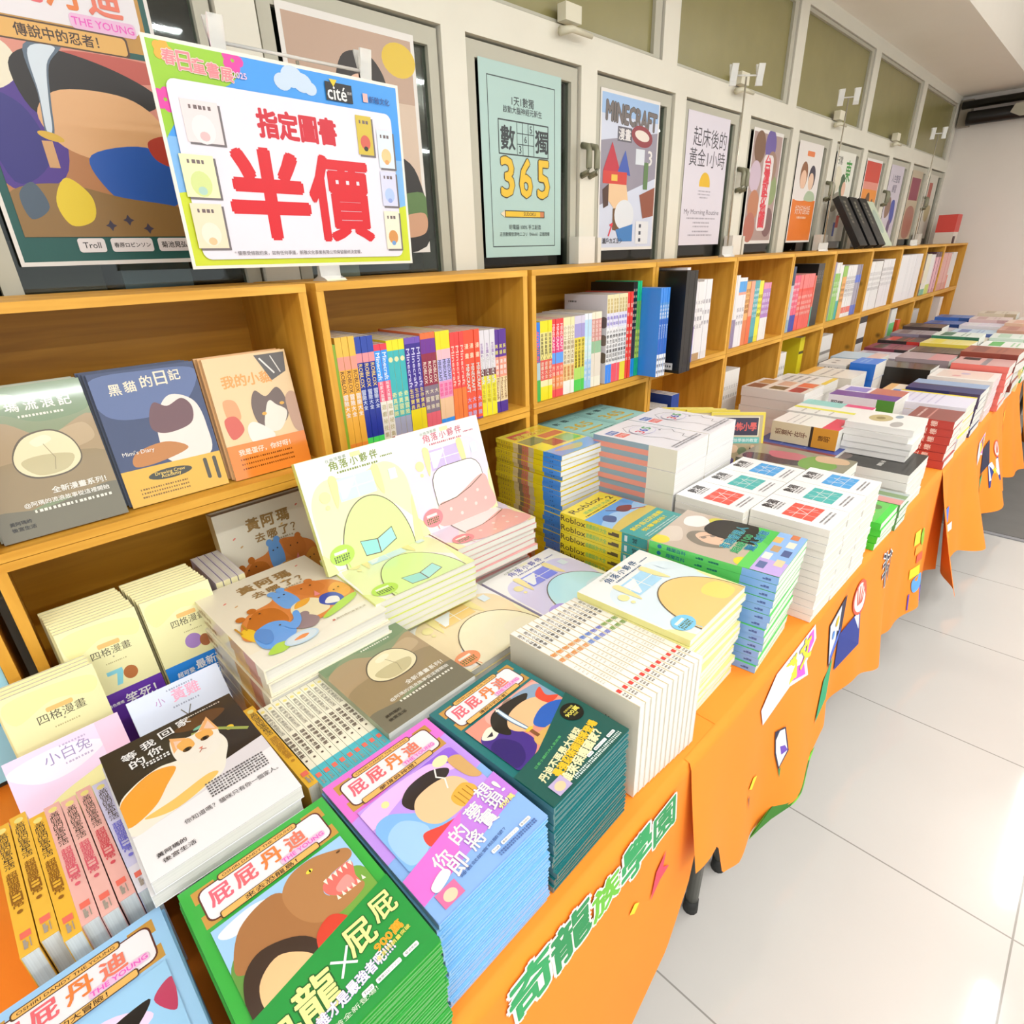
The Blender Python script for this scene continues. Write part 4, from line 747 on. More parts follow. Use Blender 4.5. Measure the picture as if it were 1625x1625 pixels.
# ------------------------------------------------------------------ pastel square picture books
def pastel(bg, edge, title, win, hill, badge, kind=0):
    def fn(A):
        A.rect(0, 0, 1, 1, '#fbfaf6'); A.blob([(.04, .36), (.2, .2), (.5, .24), (.8, .18), (.98, .34), (.99, .7), (.97, .97), (.5, .985), (.03, .97), (.02, .7)], bg)
        A.poly([(.02, .98), (.3, .62), (.8, .58), (.99, .8), (.99, .98)], '#fbf8ee'); A.poly([(0, 1), (0, .8), (.06, .86), (.1, 1)], edge); A.poly([(1, 1), (1, .55), (.97, .6), (.9, 1)], edge)
        for j, ch in enumerate('角落小夥伴'): A.text(ch, .32 + .1 * j, .1 - .002 * j, .078, .078, title, .02, 3)
        A.text('在角落看書', .36, .045, .2, .03, '#8a9a84', .005, 3); A.rect(.5, .025, .6, .065, edge); A.lines(.34, .76, (.165,), .018, title); A.lines(.78, .92, (.13,), .014, title)
        A.rect(.3, .22, .66, .42, win); A.poly([(.32, .24), (.5, .24), (.36, .4), (.32, .4)], '#f2f6f8'); A.line([(.48, .22), (.48, .42)], .008, '#fbfaf0'); A.line([(.3, .32), (.66, .32)], .008, '#fbfaf0'); A.blob([(.24, .2), (.31, .2), (.3, .34), (.25, .46)], '#f6e6a2'); A.blob([(.66, .2), (.73, .2), (.73, .46), (.67, .36)], '#f6e6a2'); A.ell(.17, .34, .05, c='#f4e8a8'); A.ell(.17, .43, .02, c='#f4e8a8'); A.rect(.82, .26, .9, .36, '#dfeef4')
        OUT = '#6a5c4a'
        if kind == 0:      # rolling hill with an open blue-green book
            A.ell(.54, 1.0, .365, .57, OUT, 40, 0, 180); A.ell(.54, 1.0, .356, .561, hill, 40, 0, 180)
            for P, c in (([(.36, .8), (.53, .83), (.53, .97), (.38, .95)], OUT), ([(.7, .77), (.53, .83), (.53, .97), (.72, .9)], OUT), ([(.366, .808), (.525, .838), (.525, .96), (.386, .942)], '#8accc4'), ([(.694, .78), (.536, .838), (.536, .96), (.712, .893)], '#9ad6cc')): A.poly(P, c)
        elif kind == 1:    # a white cushion under a pink blanket
            A.rrect(.26, .4, .9, .9, .16, OUT); A.rrect(.268, .408, .892, .892, .154, '#fdfcfa'); A.blob([(.28, .76), (.5, .74), (.88, .6), (.95, .75), (.94, .98), (.27, .98)], '#f2b4ac'); A.line([(.29, .76), (.5, .745), (.7, .69), (.88, .61)], .01, OUT)
            for u, v in ((.4, .84), (.6, .8), (.78, .75), (.52, .92), (.72, .88), (.86, .86)): A.ell(u, v, .018, c='#fbe0d8')
        else:              # a soft round mound
            A.ell(.58, .94, .4, .5, OUT, 40, 0, 180); A.ell(.58, .94, .39, .49, hill, 40, 0, 180); A.rect(.18, .94, .98, 1, OUT); A.rect(.19, .94, .97, 1, hill); A.blob([(.66, .78), (.8, .74), (.92, .8), (.9, .95), (.7, .95)], {2: '#f6e07a', 3: '#fbf4d6', 4: '#cfe6ee'}[kind])
        A.ell(.17, .86, .115, .09, badge); A.line([(.2, .94), (.21, .99)], .008, badge); A.rect(.1, .82, .22, .845, '#f6fae8'); A.lines(.09, .25, (.865, .885, .905), .016, '#5a6a3a')
    return fn
GRN = pastel('#eef2bc', '#e6efa0', '#7a8a34', '#cfe4ee', '#c8e08e', '#a9d04a', 0)
PNK = pastel('#ece0f4', '#f6eeb0', '#c06a7a', '#c8b4e8', '#fdfcfa', '#f08a8e', 1)
YEL = pastel('#e0eef4', '#f4f0b0', '#3a5a7a', '#a8d4ee', '#f4cd84', '#7cc4e8', 2)
ORA = pastel('#f9e4b8', '#f6efc0', '#a8703a', '#f4cf84', '#f5efcc', '#ee9a6a', 3)
BLU = pastel('#d8d4f2', '#f0eecc', '#5a5ca0', '#7a82d8', '#b2dce2', '#a89ae0', 4)
def pst(art, edge, w=.2, t=.0118): return Spec('pastel_picture_book', w, .2, t, edge, edge, '#fbf9ec', art, None, False, .22, .6)
gA, pA = pst(GRN, '#d9e07c', .2, .0118), pst(PNK, '#e6a8a6', .2, .0118)
stack(gA, -.795, .480, .925, 'pale green square picture book', 'under the propped books', -3, .0015, shift=lambda k: (-.055 if k > 5 else 0, 0))
stack(pA, -.838, .686, .925, 'pink square picture book', 'under the propped pair', -3, .0035, shift=lambda k: (-.022 if k > 5 else 0, 0))
gA.put(leanM(-.842, .4675, .9257, 16.2, .2, -.8), 'green square picture book propped upright on the pile, left of the pink one')
pA.put(leanM(-.845, .6690, .9257, 16.2, .2, -.8), 'pink square picture book propped upright on the pile, right of the green one')
stack(pst(ORA, '#e6d69c', .196, T(.842, 8)), -.652, .520, .842, 'orange and cream square picture book', 'behind the white spines', 0, .001)
stack(pst(BLU, '#c8bfe2', .196, T(.842, 8)), -.632, .722, .842, 'lilac and blue square picture book', 'beside yellow stack', 0, .001)
sp = pst(YEL, '#e4de8e', .19, T(.917, 15))
stack(sp, -.405, .730, .917, 'blue square picture book with golden mound', 'behind the white spines', 2, .004)
def wspine(col):
    def fn(A):
        A.rect(0, 0, 1, 1, '#faf7f0'); A.rect(0, 0, .07, 1, '#c2ab7c'); A.rect(.93, 0, 1, 1, '#d8c8a0')
        for j, ch in enumerate('原子小科學家'): A.text(ch, .5, .07 + .034 * j, .56, None, '#4a4440', .014)
        A.text('物', .5, .36, .74, None, col, .03); A.text('理', .5, .43, .74, None, col, .03); A.lines(.3, .7, (.53, .56, .59, .62, .66, .68, .7, .72, .74), .2, '#c4bcac'); A.rect(.25, .83, .75, .86, '#d8453c'); A.lines(.25, .75, (.88, .9, .92), .22, '#8a8278')
    return fn
for k in range(12):
    col = ['#e0954a'] * 3 + ['#e8a05a'] * 2 + ['#6a88cc'] * 2 + ['#7a80c8'] * 2 + ['#8aa85a'] * 3
    if k == 0 or col[k] != col[k - 1]: sp = Spec('science_paperback', .160, .228, .0117, '#efe9da', '#faf7f0', '#fbf9f4', None, wspine(col[k]), False, .35, backf=lambda A: A.rect(0, 0, 1, 1, '#d6cfbc').lines(.6, .64, (.8, .82, .84), .012, '#5a5448').lines(.7, .74, (.78, .8), .012, '#6a6458'))
    sp.put(spineupM(-.402 + .0008 * k, .4905 + .01205 * k, .8225, 1), f'white science paperback standing spine up, {ORD[k]} from the dark teal comics', 'white science paperbacks spine up')

# ------------------------------------------------------------------ game guides and puzzle books further along the first tables
def rbx(A):
    A.rect(0, 0, 1, 1, '#f2dc2c'); A.text('Roblox', .44, .1, .74, .12, '#4a3a1c', .02); A.text('遊戲設計大全', .5, .21, .66, .07, '#6ab04a', .02, ol='#f6f0a8', olw=.04); A.text('2', .9, .17, .1, .1, '#4a3a1c', .02); A.lines(.1, .9, (.27,), .03, '#5a4a24')
    A.rect(.0, .3, 1, .72, '#5a9ad8'); A.blob([(0, .5), (.4, .42), (.7, .5), (1, .44), (1, .6), (0, .62)], '#9cc4e8'); A.blob([(0, .62), (.5, .56), (1, .6), (1, .72), (0, .72)], '#c8b45a'); A.blob([(.55, .42), (.7, .38), (.85, .46), (.7, .52), (.58, .5)], '#7a3a34'); A.line([(.45, .34), (.62, .5)], .02, '#3a3a54'); A.blob([(.15, .45), (.3, .4), (.36, .5), (.2, .56)], '#3a5a8a'); A.line([(.7, .5), (.92, .6)], .025, '#8a2f34')
    A.rect(0, .7, 1, 1, '#3a9a98'); A.text('創作自己的遊戲', .52, .78, .8, .08, '#f6e83a', .03, ol='#d88a1c', olw=.04); A.text('從零開始！', .5, .87, .6, .07, '#f6e83a', .03, ol='#d88a1c', olw=.04); A.lines(.1, .9, (.94, .97), .02, '#d8f0ee')
def rbxs(A): A.rect(0, 0, 1, .73, '#f2dc2c'); A.rect(0, .73, 1, 1, '#2f9290'); A.text('Roblox', .5, .16, 3.0, .62, '#4a3a1c', .02, -90); A.text('遊戲設計大全', .5, .44, 2.4, .5, '#7ab85a', .02, -90); A.lines(.3, .7, (.6, .64, .68), .4, '#5a4a24'); A.rect(.2, .76, .8, .79, '#eef4f4'); A.text('城', .5, .87, .5, None, '#123c44', .02)
sp = Spec('game_guide', .148, .21, T(.918, 8), '#f2dc2c', '#f2dc2c', '#f3efe4', rbx, rbxs, False, .3, .5)
stack(sp, -.625, .930, .918, 'yellow block game guide with turquoise band', 'beside the lilac books', 3, .0015)
def hkman(A):
    A.rect(0, 0, 1, .76, '#b9a898'); A.blob([(.1, .05), (.4, 0), (.5, .1), (.2, .2)], '#cabcae'); A.ell(.1, .06, .1, c='#d8c83a'); A.ell(.88, .3, .09, c='#c8c04a'); A.ell(.12, .72, .1, c='#d8cc3a')
    # a man in a black shirt, photographed lying sideways on the cover
    A.blob([(.2, .36), (.3, .22), (.46, .2), (.56, .3), (.56, .46), (.44, .56), (.28, .52)], '#7d7468'); A.blob([(.3, .36), (.4, .26), (.52, .28), (.56, .38), (.52, .5), (.4, .54), (.32, .48)], '#d9b49a'); A.line([(.38, .3), (.5, .36)], .012, '#5a5048'); A.ell(.4, .33, .035, .025, '#8a7a70', rot=-25); A.ell(.49, .38, .035, .025, '#8a7a70', rot=-25); A.line([(.44, .46), (.5, .48)], .01, '#9a5a4a'); A.blob([(.6, .1), (.8, .06), (.92, .16), (.8, .26), (.62, .22)], '#f0ece8')
    A.blob([(.52, .34), (.66, .26), (.92, .3), (1, .46), (.98, .7), (.6, .74), (.5, .56)], '#1c1c1e')
    A.rect(0, .7, 1, .8, '#5cc45a'); A.poly([(.7, .7), (1, .62), (1, .8), (.6, .8)], '#4ab84e')
    A.text('有趣香港人', .6, .52, .62, .11, '#1f6f9a', .03, ol='#7ae0c0', olw=.06); A.text('超級100', .5, .61, .5, .09, '#1f8a5a', .03, ol='#9af0b0', olw=.06); A.text('驚人創意', .66, .69, .56, .1, '#1f6f9a', .03, ol='#7ae0c0', olw=.06)
    A.rect(0, .79, 1, 1, '#8ab2e4'); A.rect(0, .79, .3, 1, '#b8a0d8')
    for u, v, c in ((.08, .84, '#5a6a9a'), (.3, .83, '#e8e4da'), (.5, .85, '#b8946a'), (.72, .82, '#e8b46a'), (.2, .94, '#d8c49a'), (.44, .94, '#4a5a8a'), (.66, .93, '#e0d8c8'), (.88, .92, '#c8744a')): A.rect(u, v - .03, u + .15, v + .03, c)
def hks(A): A.rect(0, 0, 1, .74, '#5cc862'); A.rect(0, .74, 1, 1, '#7faee6'); A.ell(.5, .09, .3, c='#1f6f9a'); A.text('趣聞百科', .5, .23, 2.6, .56, '#1a6a80', .02, -90); A.lines(.3, .7, (.4, .42, .44, .5, .52, .54, .56), .3, '#1a6a60'); A.lines(.3, .7, (.9, .92, .94), .3, '#3a5a9a')
sp = Spec('trivia_book', .168, .23, T(.934, 13), '#58c25e', '#58c25e', '#f6f4ec', hkman, hks, False, .3, .5)
stack(sp, -.392, .933, .934, 'green and blue trivia book with sideways portrait', 'at table edge', 5.5, .002, shift=lambda k: (-.0006 * k, -.0008 * k))
def ybk(A):
    A.rect(0, 0, 1, 1, '#d8c84a')
    for u, v, w, h, c in ((.1, .08, .5, .16, '#c86a5a'), (.6, .05, .35, .2, '#d8b83a'), (.05, .3, .4, .22, '#5a7a5a'), (.5, .3, .45, .14, '#b85a4a'), (.3, .5, .3, .2, '#8a4a3a'), (.62, .48, .34, .22, '#6aa85a'), (.05, .58, .24, .2, '#e0d03a')): A.rect(u, v, u + w, v + h, c)
    A.text('遊戲攻略', .5, .2, .7, .16, '#f6e86a', .03, ol='#a8443a', olw=.04); A.rect(0, .76, 1, 1, '#6a9ad8'); A.blob([(.1, .84), (.4, .8), (.7, .84), (.5, .94)], '#b8a884')
def ybs(A): A.bands((0, .28, '#e8cf2e'), (.28, .36, '#d8c48a'), (.36, .42, '#8a7a5a'), (.42, .52, '#c87860'), (.52, .6, '#c8b88a'), (.6, .74, '#f0dc1a'), (.74, 1, '#3f8ade')); A.lines(.25, .75, (.06, .1, .14, .18, .22, .44, .48), .3, '#a88a3a'); A.lines(.3, .7, (.85, .88), .3, '#2a5a9a')
sp = Spec('game_guide', .148, .21, T(1.026, 24), '#e8d02a', '#e8cf2e', '#e9ecee', ybk, ybs, False, .25, .7)
stack(sp, -.862, .969, 1.026, 'yellow and blue game guide in plastic', 'by the crates', -1, .0035)
def p365(A):
    A.rect(0, 0, 1, 1, '#9cd0cc'); A.text('數', .24, .22, .14, None, '#2a4a4c', .02); A.text('獨', .5, .2, .14, None, '#2a4a4c', .02); A.lines(.66, .9, (.18, .22), .02, '#4a7a7a'); A.rect(.12, .08, .9, .1, '#7ab8b4')
    A.text('365', .46, .48, .6, .26, '#d8b84a', .03, ol='#8a8a4a', olw=.03); A.rect(.2, .66, .74, .7, '#d8b84a'); A.poly([(.74, .66), (.8, .68), (.74, .7)], '#8a5a3a'); A.lines(.2, .9, (.8, .86), .03, '#3a6a6c'); A.box(.05, .04, .95, .96, .008, '#5a9490')
sp = Spec('puzzle_book', .148, .21, .033, '#9cd0cc', '#6d6672', '#f6f2e6', p365, lambda A: A.bands((0, .78, '#6d6672'), (.78, 1, '#d8d0b8')), False, .4)
for j, nm in ((0, 'left'), (1, 'right')): stack(sp, -.950, 1.203 + .149 * j, 1.008, f'turquoise thick puzzle book, {nm} pile', 'in crate mouth', 0, .001, .756)
def w365(A):
    A.rect(0, 0, 1, 1, '#f6f3f8'); A.rect(.08, .1, .3, .2, '#4a6ab0'); A.rect(.08, .22, .3, .34, '#e87a70'); A.text('數獨', .19, .15, .18, None, '#f0f2f8', .01); A.text('大腦', .19, .28, .18, None, '#fbe6e0', .01)
    P = [(.34, .5), (.36, .26), (.52, .14), (.74, .18), (.86, .34), (.84, .52), (.92, .6), (.82, .66), (.82, .78), (.7, .8), (.66, .95)]
    A.line(P, .008, '#2c2c34'); A.line([(.34, .5), (.44, .68), (.42, .95)], .008, '#2c2c34'); A.ell(.78, .5, .02, c='#2c2c34'); A.line([(.72, .44), (.8, .42)], .012, '#2c2c34')
    for t, u, v, c in (('3', .47, .4, '#d8485a'), ('6', .6, .38, '#4a5ac0'), ('5', .73, .36, '#5aa86a')): A.text(t, u, v, .11, .17, c, .03)
    for r_, c in ((.2, '#d8a8c8'), (.17, '#a8c8a0'), (.24, '#b8b0dc')): A.ell(.6, .36, r_, r_ * .8, c, 30); A.ell(.6, .36, r_ - .008, (r_ - .008) * .8, '#f6f3f8', 30)
    for t, u, v, c in (('3', .48, .38, '#d8485a'), ('6', .6, .37, '#4a5ac0'), ('5', .72, .36, '#5aa86a')): A.text(t, u, v, .1, .15, c, .03)
    A.lines(.1, .9, (.9, .94), .026, '#5a5a64')
sp = Spec('puzzle_book', .148, .21, T(1.042, 6), '#f4f1f4', '#d9d4c2', '#faf8f4', w365, lambda A: A.rect(0, 0, 1, 1, '#dcd6c4').rect(0, 0, .25, .68, '#ee9a88').rect(.25, 0, .5, .68, '#8aa0ac').rect(.5, 0, .75, .68, '#ee9a88').rect(.75, 0, 1, .68, '#8aa0ac'), False, .4)
for j, nm in ((0, 'near'), (1, 'far')): stack(sp, -.675 - .0079 * j, 1.1055 + .1505 * j, 1.042, f'thick white puzzle book, {nm} pile', 'with striped spines', 3, .0015)
def sud(col):
    def fn(A):
        A.rect(0, 0, 1, 1, '#f7f5f4'); A.text('數獨', .5, .12, .42, None, '#3a3638', .03); A.lines(.3, .7, (.22, .26), .035, '#6a6668'); A.rect(.16, .36, .84, .74, col)
        A.line([(.39, .36), (.39, .74)], .008, '#f7f5f4'); A.line([(.62, .36), (.62, .74)], .008, '#f7f5f4'); A.line([(.16, .49), (.84, .49)], .008, '#f7f5f4'); A.line([(.16, .62), (.84, .62)], .008, '#f7f5f4'); A.line([(.3, .42), (.44, .62), (.6, .44), (.72, .68)], .014, '#f2ece8'); A.lines(.2, .8, (.83, .88), .035, '#8a8688')
    return fn
n = 13
for nm, cn, col, i in (('red', 'red', '#e8584a', 0), ('teal', 'turquoise', '#4aa8a4', 1), ('blue', 'blue', '#4a98d0', 2)):
    sp = Spec('sudoku_book', .106, .149, T(.945, n), '#f4f1ee', '#f1ece2', '#f0ece0', sud(col), None, False, .45)
    for j, w in ((0, 'wall side'), (1, 'aisle side')):
        stack(sp, -.488 + .151 * j, 1.093 + .1075 * i + .027 * j, .945, f'white sudoku book with {cn} grid', f'on the {w}', 0, .0012)

# ------------------------------------------------------------------ the long run of tables towards the far wall
def cover_art(bg, *shapes):
    def fn(A):
        A.rect(0, 0, 1, 1, bg)
        for s in shapes:
            if s[0] == 'r': A.rect(*s[1:])
            elif s[0] == 'e': A.ell(*s[1:5], s[5])
            elif s[0] == 't': A.text(s[1], s[2], s[3], s[4], None, s[5], .02)
            elif s[0] == 'l': A.lines(s[1], s[2], s[3], s[4], s[5])
            elif s[0] == 'b': A.blob(s[1], s[2])
    return fn
def spl(c, *b): return lambda A: A.bands((0, 1, c), *[]) if not b else A.bands(*b)
def pile(x, y, z, w, h, n, desc, where, cover, art, spine=None, name='novel', yaw=0, z0=TOP, sp_txt=None, pages='#f2efe6', jit=.003, gloss=.4):
    b = spine or [(0, 1, cover)]
    sp = Spec(name, w, h, T(z, n, z0), cover, b[0][2], pages, cover_art(*art), spn(b, *(sp_txt or ())), False, gloss, .2)
    stack(sp, x, y, z, desc, where, yaw, jit, z0)
G_ = '#8f8a88'
pile(-.488, 1.512, .915, .155, .25, 6, 'wide glossy olive and pink annual', 'behind sudoku books', '#6a6a5a', ('#8f8a78', ('b', [(.05, .1), (.4, .05), (.5, .5), (.2, .6)], '#4a4048'), ('b', [(.4, .3), (.7, .2), (.8, .5), (.5, .6)], '#b86a74'), ('b', [(.2, .6), (.6, .55), (.9, .7), (.5, .9), (.15, .8)], '#6f9a4a'), ('b', [(.6, .7), (.9, .65), (.95, .9), (.7, .95)], '#c8a888')), name='annual', gloss=.15)
pile(-.308, 1.542, .815, .145, .1, 4, 'bright green game manual', 'behind sudoku books', '#42c43a', ('#5cb84a', ('r', 0, 0, 1, .3, '#8a98a8'), ('e', .4, .5, .2, .14, '#c8b06a'), ('e', .7, .6, .12, .1, '#5a7a3a'), ('r', 0, .85, 1, 1, '#3ac432')), name='game_guide', gloss=.2)
pile(-.312, 1.665, .815, .092, .115, 4, 'grey green game manual', 'after bright green manuals', '#5a8a4a', ('#a0aaa8', ('r', 0, .0, .4, 1, '#c88a84'), ('r', .5, 0, .8, 1, '#6f8a5a')), name='game_guide', pages='#dfe6da', gloss=.2)
pile(-.378, 1.838, .858, .215, .215, 5, 'black topped paperback with white lettering', 'under white stack', '#e6e2dc', ('#2c2a26', ('t', '黑暗人格', .3, .62, .24, '#e8e4dc'), ('l', .5, .85, (.55, .6, .66), .02, '#a8a49a'), ('b', [(0, .1), (.5, .05), (.4, .25), (.05, .2)], '#6a5a54')), spine=[(0, 1, '#e2ded8')])
pile(-.388, 1.912, .952, .165, .172, 5, 'white paperback with round picture', 'on the black book', '#f1eeea', ('#ece9e4', ('e', .55, .4, .26, .18, '#b8a878'), ('e', .55, .4, .1, .07, '#8a7a4a'), ('e', .8, .62, .12, .06, '#8a98a4'), ('e', .25, .7, .2, .09, '#a8a4a0')), z0=.8585, jit=.006)
pile(-.330, 2.292, .9, .165, .13, 6, 'dark red paperback with white spine mark', 'at table edge', '#a83a34', ('#8a4a44', ('r', 0, .4, 1, .44, '#b87a70'), ('l', .1, .9, (.2,), .04, '#d8b8b0')), spine=[(0, 1, '#b03c34')], sp_txt=[('紅樓', .3, .7, '#f2d8cc')])
pile(-.575, 1.795, .868, .13, .235, 5, 'dark blue paperback with red strip', 'under lettered book', '#2f4a9a', ('#30489a', ('r', 0, 0, .2, 1, '#7a3a44'), ('l', .3, .9, (.3, .6), .04, '#7a90d0')), name='essay_book')
pile(-.567, 1.848, .931, .13, .19, 1, 'thick tan book lettered on its spine', 'on the dark blue pile', '#f0e6cc', ('#f2efe8', ('l', .1, .9, (.2, .3, .4), .03, G_), ('r', 0, .75, 1, 1, '#d8445a')), spine=[(0, .6, '#ecdcb8'), (.6, .64, '#3a2c20'), (.64, 1, '#d8962f')], name='essay_book', z0=.869, sp_txt=[('刻意不在乎', .06, .56, '#6a2f1c'), ('聰明', .72, .9, '#6a3f10')])
pile(-.575, 2.035, .93, .19, .21, 6, 'white booklet with yellow stripe', 'past the lettered book', '#f1efea', ('#f1efea', ('r', .3, 0, .42, 1, '#e8e24a'), ('r', .62, 0, 1, .6, '#8cc4be'), ('r', .8, .6, 1, 1, '#d84a7a'), ('l', .05, .28, (.2, .4, .6), .03, G_)), name='essay_book')
pile(-.800, 2.20, .95, .19, .225, 6, 'photo collage cookbook with white sides', 'near the crates', '#e4dfda', ('#d8cfc6', ('r', .05, .05, .45, .3, '#8a5a44'), ('r', .5, .08, .9, .3, '#b88a5a'), ('r', .1, .4, .4, .65, '#6a5a3a'), ('r', .5, .4, .92, .62, '#c8a088'), ('r', .05, .72, .5, .92, '#a03a34'), ('r', .55, .7, .95, .95, '#d86a4a')), name='cookbook', pages='#efece6')
pile(-.555, 2.37, .925, .19, .21, 3, 'white boxed reader with purple edge', 'mid table', '#f0ecf2', ('#efeaf0', ('r', 0, 0, .45, 1, '#6a3a8a'), ('r', .45, .5, 1, 1, '#b86a5a'), ('r', .5, .1, .9, .45, '#8a7ac0')), spine=[(0, .74, '#e6e2ea'), (.74, 1, '#4a8a2f')], name='reader', sp_txt=[('閱讀', .05, .25, '#2a2a2e')])
pile(-.388, 2.525, .9, .2, .235, 6, 'lavender paperback with yellow edge', 'at table edge', '#f0d83a', ('#dcd8e8', ('l', .1, .9, (.2, .3, .4, .5, .6), .03, '#b0a8c8'), ('r', .9, 0, 1, 1, '#f2dc2a')), spine=[(0, 1, '#e6e2ec')], name='reader', pages='#f6f2e4')
pile(-.385, 2.755, .905, .2, .235, 6, 'navy paperback with pale blue top', 'behind lavender ones', '#2a2a58', ('#8aa0c0', ('r', 0, 0, .45, 1, '#1f2a64'), ('r', .45, 0, .55, 1, '#3a3050')), spine=[(0, .6, '#26265a'), (.6, 1, '#4a3a5a')], name='reader')
pile(-.82, 2.46, .925, .21, .2, 5, 'white grid cover workbook', 'next to the crates', '#efece8', ('#eeeae6', ('l', .1, .9, (.2, .35, .5, .65), .06, '#8a8684'), ('r', 0, .9, 1, 1, '#e8c83a')), spine=[(0, 1, '#e9e6e0')], name='workbook', sp_txt=[('試題', .2, .6, '#8a8684')])
pile(-.79, 2.71, .92, .2, .21, 5, 'cream workbook with orange strip', 'by the wall side', '#efe9dc', ('#efe9dc', ('r', 0, 0, 1, .2, '#e8b04a'), ('l', .1, .9, (.4, .6), .05, '#8a8684')), name='workbook')
pile(-.715, 2.925, .945, .16, .1, 3, 'small bright blue paperback', 'beside grid workbooks', '#1f6fd0', ('#2f7ada', ('l', .2, .8, (.3, .5), .06, '#8ab4ea')), name='pocket_book')
pile(-.835, 2.93, .93, .18, .11, 4, 'small white pocket book', 'left of blue ones', '#eeeae4', ('#f0ede8', ('e', .3, .4, .06, .06, '#7a7674'), ('e', .6, .4, .06, .06, '#7a7674')), name='pocket_book', sp_txt=[('小字典', .1, .8, '#6a6664')])
pile(-.612, 3.09, .915, .17, .235, 3, 'glossy black photo album', 'centre of the third table', '#16140f', ('#1a1814', ('r', .6, .1, .9, .3, '#3a3a34'), ('r', 0, .8, .5, 1, '#2c3a2c')), name='album', gloss=.2)
pile(-.545, 2.66, .885, .28, .075, 4, 'slim peach leaflet book', 'between reader piles', '#f0d8c0', ('#f2e2cc', ('r', 0, 0, 1, .4, '#d8a86a'), ('r', .3, .5, .6, 1, '#4a7ac0')), name='leaflet')
pile(-.378, 3.04, .905, .21, .22, 7, 'pink white storybook with framed cover', 'at table edge', '#f3ece6', ('#f6f0ea', ('r', .1, .1, .9, .9, '#d8c4b8'), ('e', .3, .4, .08, .08, '#c88a8a'), ('e', .6, .5, .1, .08, '#b0a8c0')), name='storybook', pages='#f0dada')
pile(-.352, 3.26, .93, .2, .2, 7, 'salmon paperback with grey lettering', 'behind storybooks', '#e0786a', ('#c89a96', ('r', .6, .1, .95, .4, '#2c2a2a'), ('r', 0, .5, 1, .6, '#8a8084')), spine=[(0, 1, '#d8685c')], name='storybook')
pile(-.575, 3.32, .925, .2, .21, 5, 'grey and rose paperback', 'behind the album', '#9a8a8e', ('#a89498', ('r', 0, .6, 1, 1, '#c88a8c')), name='storybook')
pile(-.82, 3.18, .925, .2, .2, 5, 'pale blue paperback', 'next to the crates, third table', '#a8c0d4', ('#bcd0e0', ('r', 0, .7, 1, 1, '#d8b8b4')), name='storybook')
far = [(-.80, 3.42, .2, .2, 'pale grey lilac novel', '#c4bcc8', '#d0c8d2', '#a8a0b0'), (-.575, 3.55, .2, .2, 'dark brown hardback', '#4a3a30', '#5a463a', '#3a2c24'), (-.355, 3.50, .22, .21, 'rust brown hardback', '#8a3a28', '#9a4a30', '#7a2f20'),
       (-.80, 3.64, .2, .2, 'maroon and black novel', '#7a2f44', '#8a3a54', '#2c2428'), (-.575, 3.78, .2, .21, 'yellow banded novel', '#e8d04a', '#f0e08a', '#e8d44a'), (-.355, 3.75, .22, .21, 'olive yellow novel', '#d8c060', '#c8b858', '#e8d890'),
       (-.80, 3.87, .2, .2, 'black and red novel', '#2a2224', '#3a2c2e', '#c8342c'), (-.575, 4.01, .2, .21, 'green spined novel', '#2f7a5a', '#dfe8e0', '#2a6a50'), (-.355, 4.0, .22, .21, 'white novel with green square', '#eeece6', '#f4f2ee', '#4aa84a'),
       (-.80, 4.10, .2, .2, 'violet grey novel', '#8a8094', '#989098', '#6a5a68'), (-.575, 4.24, .2, .21, 'cream poetry book', '#f0e8cc', '#f4ecd4', '#e8d8a8'), (-.355, 4.26, .22, .21, 'mint edged poetry book', '#cfe0d0', '#e8f0e8', '#a8c8b0'),
       (-.80, 4.36, .2, .2, 'brown black novel', '#4a3a3a', '#5a4a48', '#2a2222'), (-.575, 4.5, .2, .21, 'sky blue poetry book', '#7aa8d0', '#b8d0e4', '#5a70b0'), (-.355, 4.52, .22, .21, 'tan rose poetry book', '#c89a84', '#c08a7a', '#a86a5c'),
       (-.80, 4.64, .2, .2, 'silver grey textbook', '#b8b4bc', '#c8c4cc', '#a09ca4'), (-.575, 4.77, .2, .21, 'white textbook with lilac top', '#ece8ee', '#d8d0e0', '#f0ecf0'), (-.355, 4.79, .22, .21, 'peach textbook', '#eec4a8', '#f0d0bc', '#d8a088'),
       (-.80, 4.92, .2, .2, 'deep blue textbook', '#2f5aa8', '#3a68b8', '#24488a'), (-.575, 5.05, .2, .21, 'pale pink textbook', '#e8c8c8', '#f0d8d4', '#c8a0a0'), (-.355, 5.07, .22, .21, 'black tipped pink textbook', '#e0b0a8', '#e8c0b4', '#2a2426'),
       (-.80, 5.22, .2, .2, 'royal blue atlas', '#3a6ac0', '#4a7ac8', '#2f549a'), (-.575, 5.34, .2, .21, 'beige atlas', '#d8c8b0', '#e0d4c0', '#b8a488'), (-.355, 5.35, .22, .21, 'cream atlas', '#ece4d4', '#f0eae0', '#d0c4b0')]
for j, (x, y, w, h, desc, c, t, s2) in enumerate(far):
    pile(x, y, .90 + .012 * ((j * 7) % 5), w, h, 5, desc, 'on the far tables', c, (t, ('r', .1, .15, .9, .4, s2), ('l', .15, .85, (.6, .7), .04, s2)), spine=[(0, .7, c), (.7, 1, s2)], name=['novel', 'hardback_book', 'poetry_book', 'textbook'][min(3, j // 6)], yaw=random.uniform(-2, 2), jit=.006)

